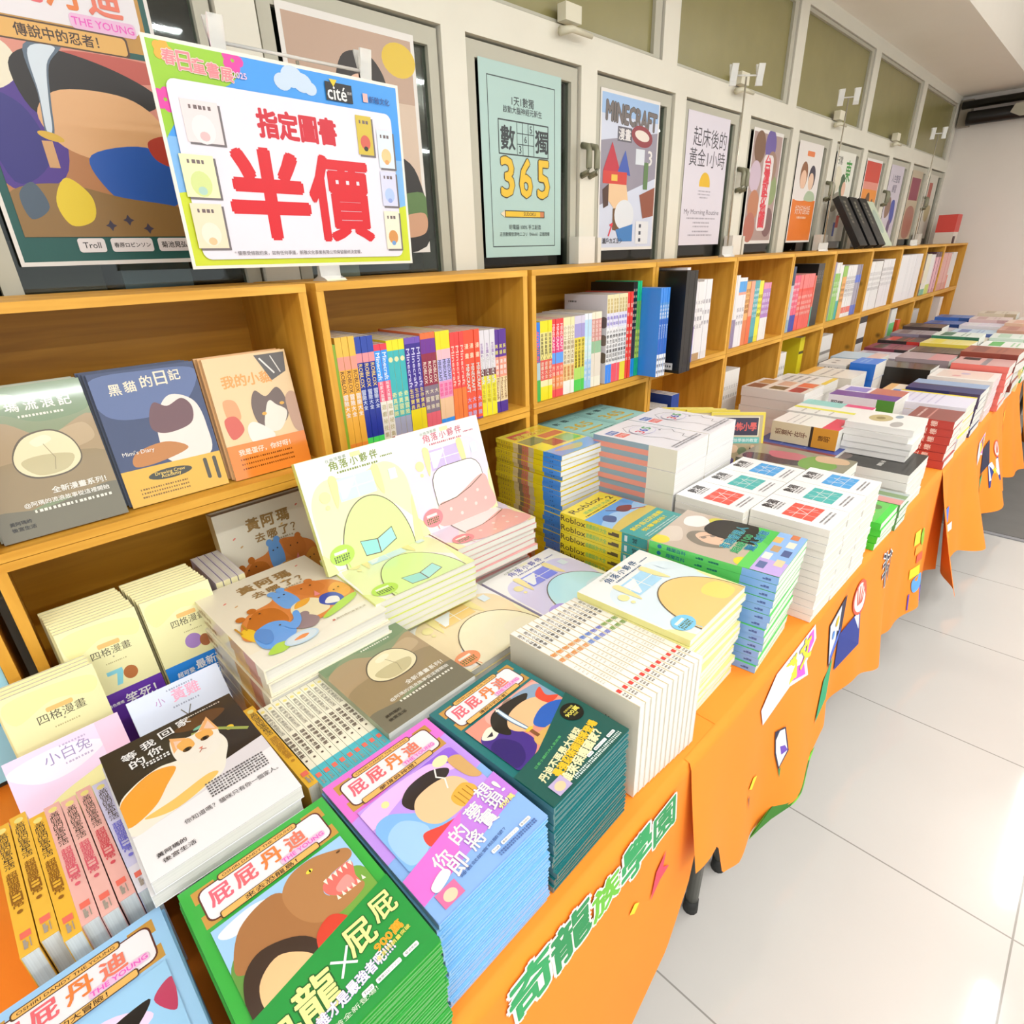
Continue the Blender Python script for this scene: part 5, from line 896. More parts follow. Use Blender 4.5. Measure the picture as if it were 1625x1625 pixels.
# yellow school comics standing in a fan and pocket books in the lower crates
def doku(A):
    A.rect(0, 0, 1, 1, '#e8d24a'); A.rect(.04, .04, .96, .9, '#b8a888'); A.rect(.1, .06, .9, .34, '#e6dcc0'); A.rect(.12, .075, .88, .325, '#3a3448'); A.rect(.12, .075, .32, .325, '#3a4a7a'); A.text('恐怖小學', .6, .2, .5, .16, '#d8605a', .03)
    A.rect(.08, .36, .42, .44, '#e8787a'); A.rect(.42, .35, .92, .44, '#6ab8b0'); A.text('怪談', .25, .4, .24, None, '#fbeae6', .02); A.text('放學後的教室', .67, .395, .44, None, '#eafaf6', .02)
    for u, v, c in ((.14, .52, '#5a4a48'), (.3, .56, '#8a7a98'), (.46, .52, '#e0c0a0'), (.62, .55, '#7a8a6a'), (.2, .68, '#c8a878'), (.4, .7, '#6a5a8a'), (.56, .72, '#e8d44a'), (.3, .8, '#b84a4a'), (.5, .82, '#8a6a9a')): A.ell(u, v, .085, .08, c)
    A.blob([(.76, .5), (.84, .48), (.88, .6), (.86, .86), (.8, .86), (.8, .7), (.74, .64)], '#26241f'); A.ell(.81, .49, .04, c='#e0c0a0'); A.rect(.04, .9, .96, 1, '#f0dc2a'); A.text('驚嚇！', .5, .95, .4, .05, '#2f9a5a', .03)
sp = Spec('school_comic', .148, .2, .012, '#e8d24a', '#3a3a34', '#f0ead0', doku, lambda A: A.rect(0, 0, 1, 1, '#e4cc3e').lines(.3, .7, (.1, .2, .3, .5, .7, .9), .5, '#2c2a24'), False, .3)
bsp = Spec('bound_volume', .16, .2, .0255, '#6a5a4a', '#5a4a3c', '#e0d8c4', None, None, False)
for k in range(2): bsp.put(flatM(-.735, 1.555, TOP + .0003 + .026 * k, 38), ('brown bound volume lying under the fan of yellow school comics, upper', 'brown bound volume lying under the fan of yellow school comics, lower')[1 - k], 'brown bound volumes')
U = Vector((-math.sin(R(-52)), math.cos(R(-52)), 0)); Nn = Vector((math.cos(R(-52)), math.sin(R(-52)), 0))
for k in range(4):
    p = Vector((-.668, 1.556, .796)) - Nn * (.0145 * k + (.012 if k else 0)) - U * (.034 * k + (.03 if k else 0))
    sp.put(Matrix.Translation(p) @ Matrix.Rotation(R(-52), 4, 'Z') @ leanM(0, 0, 0, 9, .2), f'yellow school comic standing in a fan, {ORD[k]} from the front', 'fan of yellow school comics')
def lower(y, n, t, h, w, desc, c, where, name='pocket_book', x=-.985, z=.756, bands=None, pages='#e8e4dc', txt=()):
    sp = Spec(name, w, h, t, c, c, pages, None, spn(bands or [(0, 1, c)], *txt), False, .4)
    for k in range(n):
        sp.put(shelfM(x - w / 2, y + k * (t + .0004), z + h / 2), f'{desc}, {ORD[k]} from left {where}', desc + 's ' + where)
lower(1.62, 6, .014, .19, .15, 'grey spined pocket book', '#a8a4a0', 'low in fourth crate')
lower(1.73, 3, .016, .215, .15, 'blue cartoon pocket book', '#24408a', 'low in fourth crate', bands=[(0, .3, '#2a4a9a'), (.3, .6, '#e0b0a0'), (.6, .8, '#d8c83a'), (.8, 1, '#8a6a54')])
lower(2.09, 7, .02, .235, .15, 'white stacked pocket book', '#e4e0da', 'low in fifth crate', txt=[('文庫', .2, .5, '#9a9690')])
lower(2.60, 4, .022, .235, .14, 'white mystery pocket book', '#e8e4de', 'low in sixth crate', txt=[('推理', .2, .5, '#9a9690')])
lower(2.965, 2, .028, .26, .15, 'bright yellow phrasebook', '#f0e42a', 'low in sixth crate', x=-1.03, bands=[(0, .25, '#f4e83a'), (.25, .3, '#4a4a3a'), (.3, .8, '#f0e42a'), (.8, 1, '#2f8ac0')])
lower(3.09, 8, .022, .25, .15, 'grey number phrasebook', '#d0ccc6', 'low in seventh crate', bands=[(0, .3, '#d8d4ce'), (.3, .36, '#8a8680'), (.36, .5, '#d8d4ce'), (.5, .56, '#8a8680'), (.56, 1, '#d8d4ce')])
lower(3.66, 5, .03, .29, .16, 'black and white manga art book', '#f0ecea', 'low in eighth crate', bands=[(0, .12, '#2a2828'), (.12, .4, '#f0ecea'), (.4, .5, '#4a4648'), (.5, .8, '#f0ecea'), (.8, .9, '#c84a7a'), (.9, 1, '#f0ecea')])
lower(4.3, 4, .03, .28, .16, 'white and green nature book', '#f2f0ea', 'low in ninth crate', bands=[(0, .3, '#f2f0ea'), (.3, .8, '#6ac47a'), (.8, 1, '#e8e4da')])
lower(4.5, 2, .03, .2, .16, 'orange red nature book', '#e0542a', 'low in ninth crate')
lower(4.80, 6, .035, .23, .15, 'silver grey notebook', '#bcb8b4', 'low in tenth crate', txt=())
lower(5.62, 3, .035, .26, .15, 'white wall side notebook', '#efeae4', 'low in last crate')
lower(.62, 5, .02, .2, .15, 'faded grey pocket book', '#6a665e', 'low in second crate', x=-1.04)

# things on top of the crates
def ontop(y, h, w, t, desc, c, tilt, name='paperback_book'):
    sp = Spec(name, w, h, t, c[0], c[0], c[1], None, spn([(0, .12, c[0]), (.12, .5, c[2]), (.5, 1, c[0])]), False, .3)
    M = Matrix.Translation((-1.02, y, 1.3904)) @ Matrix.Rotation(R(tilt), 4, 'X') @ shelfM(-w / 2, 0, h / 2)
    sp.put(M, desc)
bx = lambda A: A.rect(0, 0, 1, 1, '#14171a').rect(.3, .08, .62, .62, '#2c2c26').lines(.34, .58, (.12, .2, .28, .36, .44, .52), .1, '#8a8474').lines(.3, .6, (.85,), .08, '#4a4a44')
bxs = Spec('boxed_book', .125, .28, .03, '#14171a', '#0f1113', '#2a2a28', bx, None, False, .3)
for k in range(3): bxs.put(leanM(-1.05, 3.62 + .165 * k, 1.3905, 32, .28), f'black boxed book leaning on the door glass above the crates, {ORD[k]} from the left', 'black boxed books on the crates')
Spec('thin_book', .15, .28, .014, '#b8c4a8', '#e8e4d8', front=lambda A: A.rect(0, 0, 1, 1, '#c4cdb4').blob([(.2, .3), (.7, .2), (.8, .6), (.3, .7)], '#a8b8a8')).put(leanM(-1.05, 4.13, 1.3905, 32, .28), 'pale green thin book leaning beside the black boxed books')
rb = empty('tissue_box', Matrix.Translation((-1.1, 5.88, 1.3904))); tag(rb, 'red topped box standing on the crates by the far wall', 'box')
link('box_body', MB().quadbox((-.06, -.08, 0), (.06, .08, .08)).mesh('box_body', [mat('#d8cfc4', .6)]), rb); link('dark_base', MB().quadbox((.0601, -.08, .0), (.0615, .0, .05)).mesh('dark_base', [mat('#4a2f34', .6)]), rb)
link('red_top', MB().quadbox((-.061, -.081, .0801), (.061, .081, .2)).mesh('red_top', [mat('#d0483f', .5)]), rb)
for k in range(5):
    y = 1.587 + 1.01 * k
    w = empty('latch_cover', Matrix.Translation((-1.2, y - .04, 1.3903))); tag(w, f'white upright plastic strip on the crates below a door handle, {ORD[k]} from the camera', 'strip', 'white plastic strips')
    link('strip_body', MB().quadbox((-.045, -.05, 0), (-.008, .03, .075)).mesh('strip_body', [mat('#e6e2d8', .4)]), w); link('strip_flap', MB().quadbox((-.045, .045, 0), (-.008, .062, .072)).mesh('strip_flap', [mat('#d8d4c8', .4)]), w)

# ------------------------------------------------------------------ posters taped inside the door panes
def poster(name, label, y0, y1, z0, z1, art, bg='#f2eee8', x=-1.2575):
    w, h = y1 - y0, z1 - z0
    M = frame((x, (y0 + y1) / 2, (z0 + z1) / 2), (0, 1, 0), (0, 0, 1), (1, 0, 0))
    o = empty(name, M); tag(o, label, 'poster')
    link('sheet', MB().quadbox((-w / 2, -h / 2, 0), (w / 2, h / 2, .0006)).mesh('sheet', [mat(bg, .5)]), o)
    A = Art(w, h); art(A); link('poster_print', A.mesh('poster_print', frame((-w / 2, h / 2, .0006), (1, 0, 0), (0, 1, 0), (0, 0, 1)), None, .4), o)
    return o
def po_ninja(A):
    A.rect(.02, .015, .98, .985, '#17544e'); A.rect(.05, .09, .95, .27, '#b98a3e'); A.rrect(.07, .04, .93, .22, .06, '#fbf6fa')
    for ch, u, col in (('屁', .22, '#e8687a'), ('屁', .4, '#ea6a72'), ('丹', .58, '#ee8440'), ('迪', .77, '#e87a62')): A.text(ch, u, .12, .16, None, col, .03)
    A.rrect(.58, .18, .9, .225, .02, '#f7c4e6'); A.text('THE YOUNG', .74, .202, .3, .035, '#ee5fc4', .02)
    A.rrect(.12, .225, .84, .29, .02, '#4e3420'); A.rrect(.13, .23, .83, .285, .02, '#d9a85a'); A.text('傳說中的忍者！', .5, .257, .38, None, '#3c2718', .02)
    A.clip = (.06, .29, .95, .9); A.rect(0, 0, 1, 1, '#b0784a'); A.blob([(.2, .28), (.95, .28), (.95, .5), (.6, .44), (.3, .42)], '#d08a78'); A.blob([(.5, .3), (.95, .3), (.95, .36), (.6, .37)], '#b8564a')
    A.blob([(.05, .36), (.3, .36), (.4, .5), (.34, .7), (.05, .72)], '#4a2f86'); A.blob([(.05, .46), (.24, .48), (.3, .64), (.1, .72)], '#2f2a78'); A.blob([(.1, .32), (.24, .3), (.28, .38), (.14, .44)], '#e8e0c8')
    A.blob([(.24, .36), (.4, .3), (.7, .33), (.93, .4), (.84, .46), (.5, .44), (.3, .5)], '#1d1714'); A.blob([(.3, .5), (.44, .42), (.76, .42), (.92, .5), (.86, .6), (.6, .64), (.38, .6)], '#d8a878'); A.blob([(.5, .62), (.8, .58), (.95, .66), (.9, .78), (.66, .8), (.52, .72)], '#2458ae'); A.blob([(.82, .56), (.95, .54), (.95, .64), (.84, .62)], '#b03a2a')
    A.blob([(.05, .76), (.3, .72), (.6, .76), (.95, .8), (.95, .9), (.05, .9)], '#8a6a3a'); A.blob([(.26, .78), (.34, .7), (.44, .76), (.42, .84), (.3, .86)], '#e8cc2e'); A.blob([(.1, .76), (.18, .72), (.22, .8), (.12, .84)], '#4a5a6a')
    for u, v in ((.5, .86), (.6, .84), (.7, .87)): A.poly([(u, v - .02), (u + .012, v - .006), (u + .03, v), (u + .012, v + .006), (u, v + .02), (u - .012, v + .006), (u - .03, v), (u - .012, v - .006)], '#3a3446')
    A.blob([(.33, .3), (.5, .285), (.42, .35), (.38, .46), (.35, .56), (.31, .56), (.33, .44)], '#5a6a7a'); A.blob([(.345, .31), (.47, .293), (.41, .35), (.37, .46), (.345, .55), (.318, .55), (.335, .44)], '#d4e0ea'); A.ell(.33, .57, .06, .02, '#d0a83a', rot=-15); A.rect(.28, .585, .33, .67, '#c89a6a')
    A.clip = (0, 0, 1, 1)
    for a, b, t, s2 in ((.3, .44, 'Troll', .09), (.47, .7, '春原ロビンソン', .2), (.73, .92, '菊池晃弘', .15)): A.rrect(a, .905, b, .955, .015, '#f2ecec'); A.text(t, (a + b) / 2, .93, s2, None, '#2a2624', .02)
poster('poster', 'large teal ninja comic poster at the left edge, behind the red and white sale sign', .150, .432, 1.43, 1.86, po_ninja)
def po_man(A):
    A.rect(.03, .03, .97, .97, '#cdb8a4'); A.rect(.03, .03, .97, .3, '#b89c88'); A.ell(.86, .12, .14, .1, '#d8b83a')
    A.blob([(.34, .26), (.42, .14), (.6, .12), (.72, .2), (.74, .32), (.66, .24), (.48, .22), (.4, .3)], '#2a2420'); A.blob([(.4, .28), (.5, .21), (.64, .23), (.7, .32), (.68, .46), (.58, .54), (.46, .5), (.4, .4)], '#dcb398'); A.rect(.5, .31, .7, .33, '#3a322e')
    A.blob([(.2, .62), (.4, .52), (.7, .52), (.94, .62), (.97, .97), (.2, .97)], '#26221e'); A.blob([(.6, .76), (.97, .7), (.97, .86), (.66, .84)], '#5a7a44'); A.blob([(.7, .84), (.97, .8), (.97, .9), (.76, .92)], '#c89a7a')
poster('poster', 'portrait poster of a person with dark swept hair behind the sale sign', .655, .970, 1.435, 1.868, po_man)
def po_sud(A):
    A.rect(.0, .0, 1, 1, '#a9c6c0'); A.box(.09, .07, .91, .94, .008, '#2c3a3a'); A.text('1天1數獨', .5, .17, .27, None, '#2a3234', .02); A.text('啟動大腦神經元新生', .5, .215, .48, None, '#2a3234', .015)
    A.box(.2, .27, .82, .44, .01, '#2a3234'); A.text('數', .31, .357, .17, None, '#2a3234', .025); A.text('獨', .735, .357, .17, None, '#2a3234', .025)
    for u in (.42, .49, .56, .63): A.line([(u, .27), (u, .44)], .006, '#2a3234')
    for v in (.327, .383): A.line([(.42, v), (.63, v)], .006, '#2a3234')
    A.text('5', .595, .3, .03, None, '#2a3234'); A.text('6', .525, .355, .03, None, '#2a3234'); A.text('3', .455, .41, .03, None, '#2a3234')
    for t, u in (('3', .29), ('6', .52), ('5', .75)): A.text(t, u, .56, .15, .29, '#f0c62e', .06, ol='#4a3a14', olw=.12)
    A.rect(.24, .738, .76, .777, '#4a3a14'); A.rect(.25, .743, .7, .772, '#f0c62e'); A.rect(.7, .743, .75, .772, '#c87a4a'); A.poly([(.24, .738), (.19, .757), (.24, .777)], '#f4e4c4'); A.text('SUDOKU', .56, .757, .16, None, '#4a3a14', .02)
    A.text('好電腦 100% 手工創造', .5, .83, .42, None, '#2a3234', .012); A.text('正宗數獨發源地ニコリ（Nikoli）正版授權', .5, .87, .66, None, '#2a3234', .01)
poster('poster', 'grey-green sudoku 365 poster in the door beside the sale sign', 1.160, 1.470, 1.417, 1.862, po_sud, '#c8d8d4')
def po_mine(A):
    A.rect(.02, .02, .98, .98, '#c9cfe0'); A.rect(.02, .02, .98, .14, '#9fc0e8'); A.poly([(.02, .3), (.98, .2), (.98, .5), (.02, .7)], '#8f8a98')
    A.text('MINECRAFT', .52, .13, .86, .15, '#6f6662', .05, -2, '#2a2624', .08); A.rect(.28, .2, .52, .29, '#5a5660'); A.text('漫畫', .4, .245, .2, None, '#f4f0ee', .02); A.ell(.7, .24, .19, .09, '#8a2f38', rot=-6); A.ell(.7, .235, .13, .045, '#e8dcd0', rot=-6); A.text('3', .86, .37, .08, .13, '#f8f4f0', .03)
    A.rect(.6, .32, .76, .42, '#e6ecf4'); A.rect(.76, .4, .84, .58, '#5a7a4a'); A.poly([(.06, .48), (.2, .3), (.36, .5)], '#b8283a'); A.poly([(.3, .48), (.42, .34), (.52, .5)], '#3a54a8'); A.rect(.06, .48, .46, .56, '#c83a30'); A.rect(.2, .5, .3, .54, '#e8c04a')
    A.poly([(.16, .56), (.46, .56), (.5, .68), (.3, .74), (.14, .66)], '#e8c49a'); A.poly([(.06, .6), (.16, .56), (.16, .7), (.08, .72)], '#4a2f24'); A.poly([(.24, .72), (.5, .7), (.44, .88), (.24, .86)], '#6a4a2a'); A.ell(.44, .76, .17, .14, '#e0e4ea'); A.poly([(.3, .86), (.6, .82), (.6, .94), (.36, .94)], '#3a78b8'); A.poly([(.7, .62), (.98, .56), (.98, .76), (.78, .78)], '#8a4a34'); A.rect(.66, .8, .9, .96, '#eceef2')
    for v in (.82, .87, .92): A.rect(.72, v, .76, v + .025, '#3a4254')
    A.line([(.18, .9), (.24, .82), (.2, .83)], .02, '#d83a4a'); A.text('瀨戶カズヨシ', .25, .935, .34, None, '#3a3a44', .02)
poster('poster', 'MINECRAFT comic poster in the third full door pane', 1.652, 1.976, 1.425, 1.866, po_mine)
def po_morn(A):
    A.rect(.0, .0, 1, 1, '#d8d2dc'); A.text('起床後的', .55, .17, .8, None, '#3a3640', .004); A.text('黃金1小時', .52, .32, .86, None, '#3a3640', .004); A.ell(.5, .52, .13, .13, '#e8b91e', 20, 0, 180); A.rect(.37, .52, .63, .535, '#e8b91e')
    A.lines(.36, .66, (.57, .595), .014, '#9a94a0'); A.lines(.4, .6, (.62,), .014, '#9a94a0'); A.text('My Morning Routine', .5, .74, .86, .07, '#6a6470', .012); A.lines(.14, .86, (.785,), .016, '#9a94a0'); A.lines(.3, .7, (.82, .85, .89), .016, '#9a94a0'); A.lines(.2, .8, (.92,), .016, '#9a94a0')
poster('poster', 'pale lilac morning routine poster with a small yellow sun', 2.160, 2.478, 1.434, 1.869, po_morn, '#d8d2dc')
def po_tw(A):
    A.rect(.03, .03, .97, .97, '#a8908a')
    for u, v, c in ((.25, .15, '#7a5a44'), (.6, .12, '#6a5a9a'), (.2, .4, '#c8b4c4'), (.25, .65, '#b87a5a'), (.8, .5, '#8a9a6a'), (.8, .8, '#7a5a5a'), (.2, .85, '#b06a5a'), (.7, .3, '#9a7a6a')): A.ell(u, v, .18, .2, c)
    A.rrect(.42, .2, .76, .88, .08, '#f2eae8')
    for j, ch in enumerate('台灣散步地圖'): A.text(ch, .58, .28 + .1 * j, .2, None, '#d83a4a', .03)
poster('poster', 'brown collage poster with vertical red title, fifth in the row', 2.690, 2.990, 1.432, 1.869, po_tw)
def po_or(A):
    A.rect(0, 0, 1, .56, '#f2ece6'); A.rect(.03, .56, .97, .98, '#e07a2e'); A.rrect(.36, .08, .66, .13, .02, '#e8824a'); A.ell(.34, .32, .15, .19, '#8a5a3a'); A.ell(.34, .36, .12, .13, '#e8c0a4'); A.ell(.68, .33, .14, .17, '#3a3444'); A.ell(.66, .37, .11, .12, '#ecc8ac'); A.blob([(.1, .56), (.2, .46), (.46, .46), (.52, .56)], '#e8e0dc'); A.blob([(.48, .56), (.58, .47), (.84, .48), (.9, .56)], '#a8b89a')
    A.text('好好說話', .5, .66, .62, .13, '#f8e8da', .01); A.lines(.3, .7, (.74,), .03, '#f4d8c0')
poster('poster', 'white and orange poster with two drawn faces, sixth in the row', 3.180, 3.490, 1.432, 1.866, po_or)
def po_tk(A):
    A.rect(0, 0, 1, 1, '#e6e4d8'); A.text('東', .7, .2, .3, .34, '#2f8a34', .02); A.text('京', .68, .62, .28, .3, '#2f6a34', .02); A.ell(.5, .36, .14, .18, '#3a5a3a'); A.ell(.6, .4, .1, .12, '#e0b49a'); A.ell(.2, .3, .2, .2, '#d8d0b8'); A.blob([(.1, .5), (.4, .44), (.44, .6), (.14, .66)], '#8a8474'); A.rect(.5, .7, .66, .84, '#c84a3a'); A.rect(.4, .78, .5, .94, '#3a54a8'); A.text('日常', .2, .1, .24, None, '#5a5a54', .02)
poster('poster', 'white poster with large green TOKYO characters, seventh in the row', 3.690, 3.990, 1.432, 1.866, po_tk)
poster('poster', 'red over orange silhouette poster, eighth in the row', 4.190, 4.490, 1.432, 1.866, lambda A: A.rect(.03, .03, .97, .3, '#c8402f').rect(.03, .3, .97, .98, '#e08a2e').rect(.03, .27, .97, .36, '#d88a7a').blob([(.3, .5), (.5, .4), (.6, .6), (.55, .95), (.3, .95)], '#5a3a1c').blob([(.65, .55), (.8, .5), (.85, .95), (.66, .95)], '#6a4420'))
poster('poster', 'lilac poster with blue clothed figure, ninth in the row', 4.690, 4.990, 1.432, 1.866, lambda A: A.rect(0, 0, 1, 1, '#c8c0cc').text('人生整理', .5, .17, .6, None, '#6a647a', .02).text('練習', .5, .3, .3, None, '#6a647a', .02).blob([(.5, .5), (.75, .46), (.85, .7), (.6, .8)], '#3a4aa0').blob([(.1, .5), (.4, .42), (.5, .6), (.2, .7)], '#8a6a5a').blob([(.5, .75), (.7, .74), (.66, .98), (.5, .98)], '#6a5a7a'))
poster('poster', 'tan poster with maroon block, tenth in the row', 5.200, 5.490, 1.432, 1.866, lambda A: A.rect(0, 0, 1, 1, '#b8a88e').rect(.1, .1, .9, .42, '#8a2f4a').blob([(.1, .6), (.5, .5), (.9, .6), (.8, .95), (.2, .95)], '#a06a5a'))
poster('poster', 'pale poster with narrow red strip, last before the far wall', 5.710, 5.960, 1.432, 1.866, lambda A: A.rect(0, 0, 1, 1, '#cfcabb').rect(.1, .12, .5, .45, '#a84a3a').blob([(.2, .5), (.8, .48), (.7, .7), (.3, .7)], '#b0a070'))

# ------------------------------------------------------------------ sale sign on its clip stand, and bare clip stands
def stand(x, y, z, label, arm=.09, ang=0, grp='clear clip stands'):
    c = empty('clip_stand', Matrix.Translation((x, y, 1.3903)) @ Matrix.Rotation(R(ang), 4, 'Z')); tag(c, label, 'stand', grp)
    link('base', MB().prism([(-.028, 0), (.028, 0), (.02, .004), (.006, .008), (.004, .035), (-.004, .035), (-.006, .008), (-.02, .004)], -.02, .02).mesh('base', [clear_mat()]), c)
    link('pole', MB().tube([(0, 0, .03), (0, 0, z - 1.39)], .0028, 8).mesh('pole', [mat('#b9b4a4', .25, metal=.6)], True), c)
    link('crossbar', MB().tube([(0, -arm, z - 1.386), (0, arm, z - 1.386)], .0026, 8).mesh('crossbar', [clear_mat()], True), c)
    for s in (-1, 1):
        m = MB(); yy = s * arm
        m.prism([(-.004, -.028), (.0, -.028), (.006, 0), (.012, .03), (.008, .031), (0, .008)], yy - .011, yy + .011); m.prism([(.004, -.028), (.001, -.029), (-.003, 0), (-.012, .03), (-.009, .032), (.001, .006)], yy - .011, yy + .011)
        for k in range(len(m.v)): m.v[k] = (m.v[k][0], m.v[k][1], m.v[k][2] + z - 1.386)
        link('clip', m.mesh('clip', [clear_mat()]), c)
    return c
SX, SY, SZ = -1.045, .337, 1.713
stand(SX - .0004, SY + .232, SZ + .006, 'clear clip stand holding up the half price sale sign', .125, 0, 'sign stand')
stand(-1.06, 2.165, 1.925, 'tall bare clip stand in front of the morning routine poster', .045, -38)
stand(-1.05, 3.10, 1.98, 'tall bare clip stand in front of the orange poster', .03, -60)
stand(-1.05, 4.72, 2.0, 'tall bare clip stand before the lilac poster near the far wall', .03, -60)
def sale(A):
    A.rect(0, 0, 1, 1, '#f4f0e4'); A.clip = (.012, .016, .988, .984); A.rect(0, 0, 1, 1, '#3b93e0'); A.rect(0, .4, 1, .75, '#7db6ea')
    A.blob([(-.05, -.1), (.28, -.1), (.31, .06), (.27, .14), (.2, .18), (.1, .22), (.04, .36), (-.05, .45)], '#8fbf1f'); A.rect(0, .69, 1, 1, '#c3cf22'); A.blob([(-.02, .66), (.1, .64), (.3, .7), (-.02, .74)], '#c3cf22'); A.blob([(.9, .7), (.97, .66), (1.02, .66), (1.02, .76)], '#c3cf22')
    for u, v in ((.29, .04), (.035, .25)):
        for a in range(5): A.ell(u + .022 * math.cos(R(72 * a)), v + .03 * math.sin(R(72 * a)), .017, c='#d8389a', n=10)
    for a in range(5): A.ell(.06 + .018 * math.cos(R(72 * a)), .055 + .025 * math.sin(R(72 * a)), .015, c='#f2b02a', n=10)
    A.clip = (0, 0, 1, 1)
    for u, v, r_ in ((.47, .09, .035), (.51, .06, .045), (.55, .08, .04), (.58, .1, .028)): A.ell(u, v, r_, r_ * .8, '#cfe2f6', 16)
    for j, ch in enumerate('春日童書展'): A.text(ch, .075 + .046 * j, .075 + .008 * j, .042, None, '#f08a92', .03, ol='#fbe8d8', olw=.08)
    A.text('2025', .305, .1, .05, None, '#e8b8d8', .02, ol='#f4eef4', olw=.05)
    A.rect(.645, .05, .765, .138, '#17171a'); A.poly([(.665, .036), (.7, .036), (.682, .07)], '#f2d024'); A.text('cité', .695, .1, .085, .045, '#f6f4f0', .02); A.text('城邦', .752, .09, .022, None, '#c8c4c0'); A.rect(.815, .075, .838, .118, '#f2b8b0'); A.text('新雅文化', .895, .1, .1, None, '#1f4a8a', .014)
    A.rrect(.045, .16, .945, .955, .03, '#eee9f2')
    A.text('指定圖書', .504, .295, .325, .09, '#c41a2c', .045); A.text('半', .345, .635, .3, .295, '#cc121e', .045); A.text('價', .655, .64, .275, .305, '#cc121e', .034)
    for u, v, w, h, c, c2, c3 in ((.077, .237, .125, .18, '#eadada', '#f6efef', '#e8b8b8'), (.035, .472, .115, .19, '#e9e8b8', '#c8d48a', '#a8c8b8'), (.035, .69, .11, .21, '#efe0c0', '#f4ecd8', '#d8b88a'), (.765, .19, .075, .2, '#c8b03a', '#c85a4a', '#2a2a24'), (.862, .25, .08, .2, '#dce8ee', '#e8c48a', '#d89a5a'), (.86, .47, .08, .19, '#d8d8ee', '#a8bce0', '#8a9ad0'), (.858, .69, .08, .22, '#e6dfc8', '#c88a4a', '#6a94c8')):
        A.rect(u + .008, v + .01, u + w + .008, v + h + .01, '#6a6264'); A.rect(u, v, u + w, v + h, c); A.ell(u + w / 2, v + h * .68, w * .32, w * .36, c2, 16); A.ell(u + w / 2, v + h * .84, w * .14, w * .12, c3, 12); A.lines(u + w * .2, u + w * .8, (v + h * .16,), .012, '#6a5a5a')
    A.text('* 優惠受條款約束，如有任何爭議，新雅文化事業有限公司保留最終決定權。', .44, .925, .56, None, '#5a5458', .006)
M = frame((SX + .004, SY, SZ), (0, 1, 0), (.004, 0, -1), (1, 0, 0))
o = empty('sale_sign', frame((SX + .0035, SY + .21, SZ - .1485), (0, 1, 0), (0, 0, 1), (1, 0, 0)) @ Matrix.Rotation(R(-.6), 4, 'Z')); tag(o, 'green and blue half price sale sign with big red characters above the crates', 'sign')
link('sheet', MB().quadbox((-.21, -.1485, 0), (.21, .1485, .0008)).mesh('sheet', [mat('#f4f0e4', .4)]), o)
A = Art(.42, .297); sale(A); link('sign_print', A.mesh('sign_print', frame((-.21, .1485, .0008), (1, 0, 0), (0, 1, 0), (0, 0, 1)), None, .3), o)

# ------------------------------------------------------------------ printing on the cloths: lettering, confetti, bushes, pages
def cloth_print(i, y0, z1, w, h, art, name='lettering_print'):
    o, c = CLO[i]; A = Art(w, h); art(A)
    def fn(x, y, l):
        Y = y0 + x; Z = max(z1 + y, interp(c['hem'], Y) + .006 * math.sin(Y * 23) + .003)
        return Vector((cloth_x(c, Y, Z) + .0022 + l, Y, Z))
    link(name, A.mesh(name, None, fn, .75), o)
def banner1(A):
    A.clip = (-9, -9, 9, 9)
    for j, ch in enumerate('奇龍族學園'):
        s = .24 if j in (0, 1, 3) else .19; A.text(ch, .12 + .19 * j, .5 + (.05 if j == 2 else 0), s * .8, None, ['#2f9a5a', '#2a8a50', '#6ab83a', '#2f9a5a', '#2f8f54'][j], .035, 4, '#f6f4ea', .1)
cloth_print(0, .215, .735, .36, .1, banner1)
def conf(A):
    for u, v, c in ((.1, .3, '#f4e02a'), (.3, .8, '#d8e83a'), (.75, .25, '#f4e02a'), (.6, .9, '#e8d62a')): A.poly([(u, v - .03), (u + .02, v), (u, v + .03), (u - .02, v)], c)
    A.poly([(.84, .2), (.88, .14), (.87, .22), (.9, .26), (.86, .28), (.82, .34)], '#e0445a'); A.poly([(.45, .5), (.47, .44), (.5, .52)], '#e0445a')
cloth_print(0, .0, .66, .62, .36, conf, 'confetti_print')
def banner2(A):
    A.poly([(.0, .55), (.22, .12), (.95, .0), (1, .35), (.8, .6), (.85, .95), (.5, .75), (.08, .98)], '#f6eef2'); A.poly([(.05, .58), (.24, .2), (.92, .06), (.95, .34), (.74, .56), (.78, .84), (.5, .66), (.1, .88)], '#d85ac4')
    for t, u, v in (('人', .2, .6), ('腦', .48, .42), ('文', .76, .32)): A.text(t, u, v, .22, None, '#f2e83a', .05, 6, '#6a4ab0', .06)
cloth_print(1, .85, .73, .25, .11, banner2)
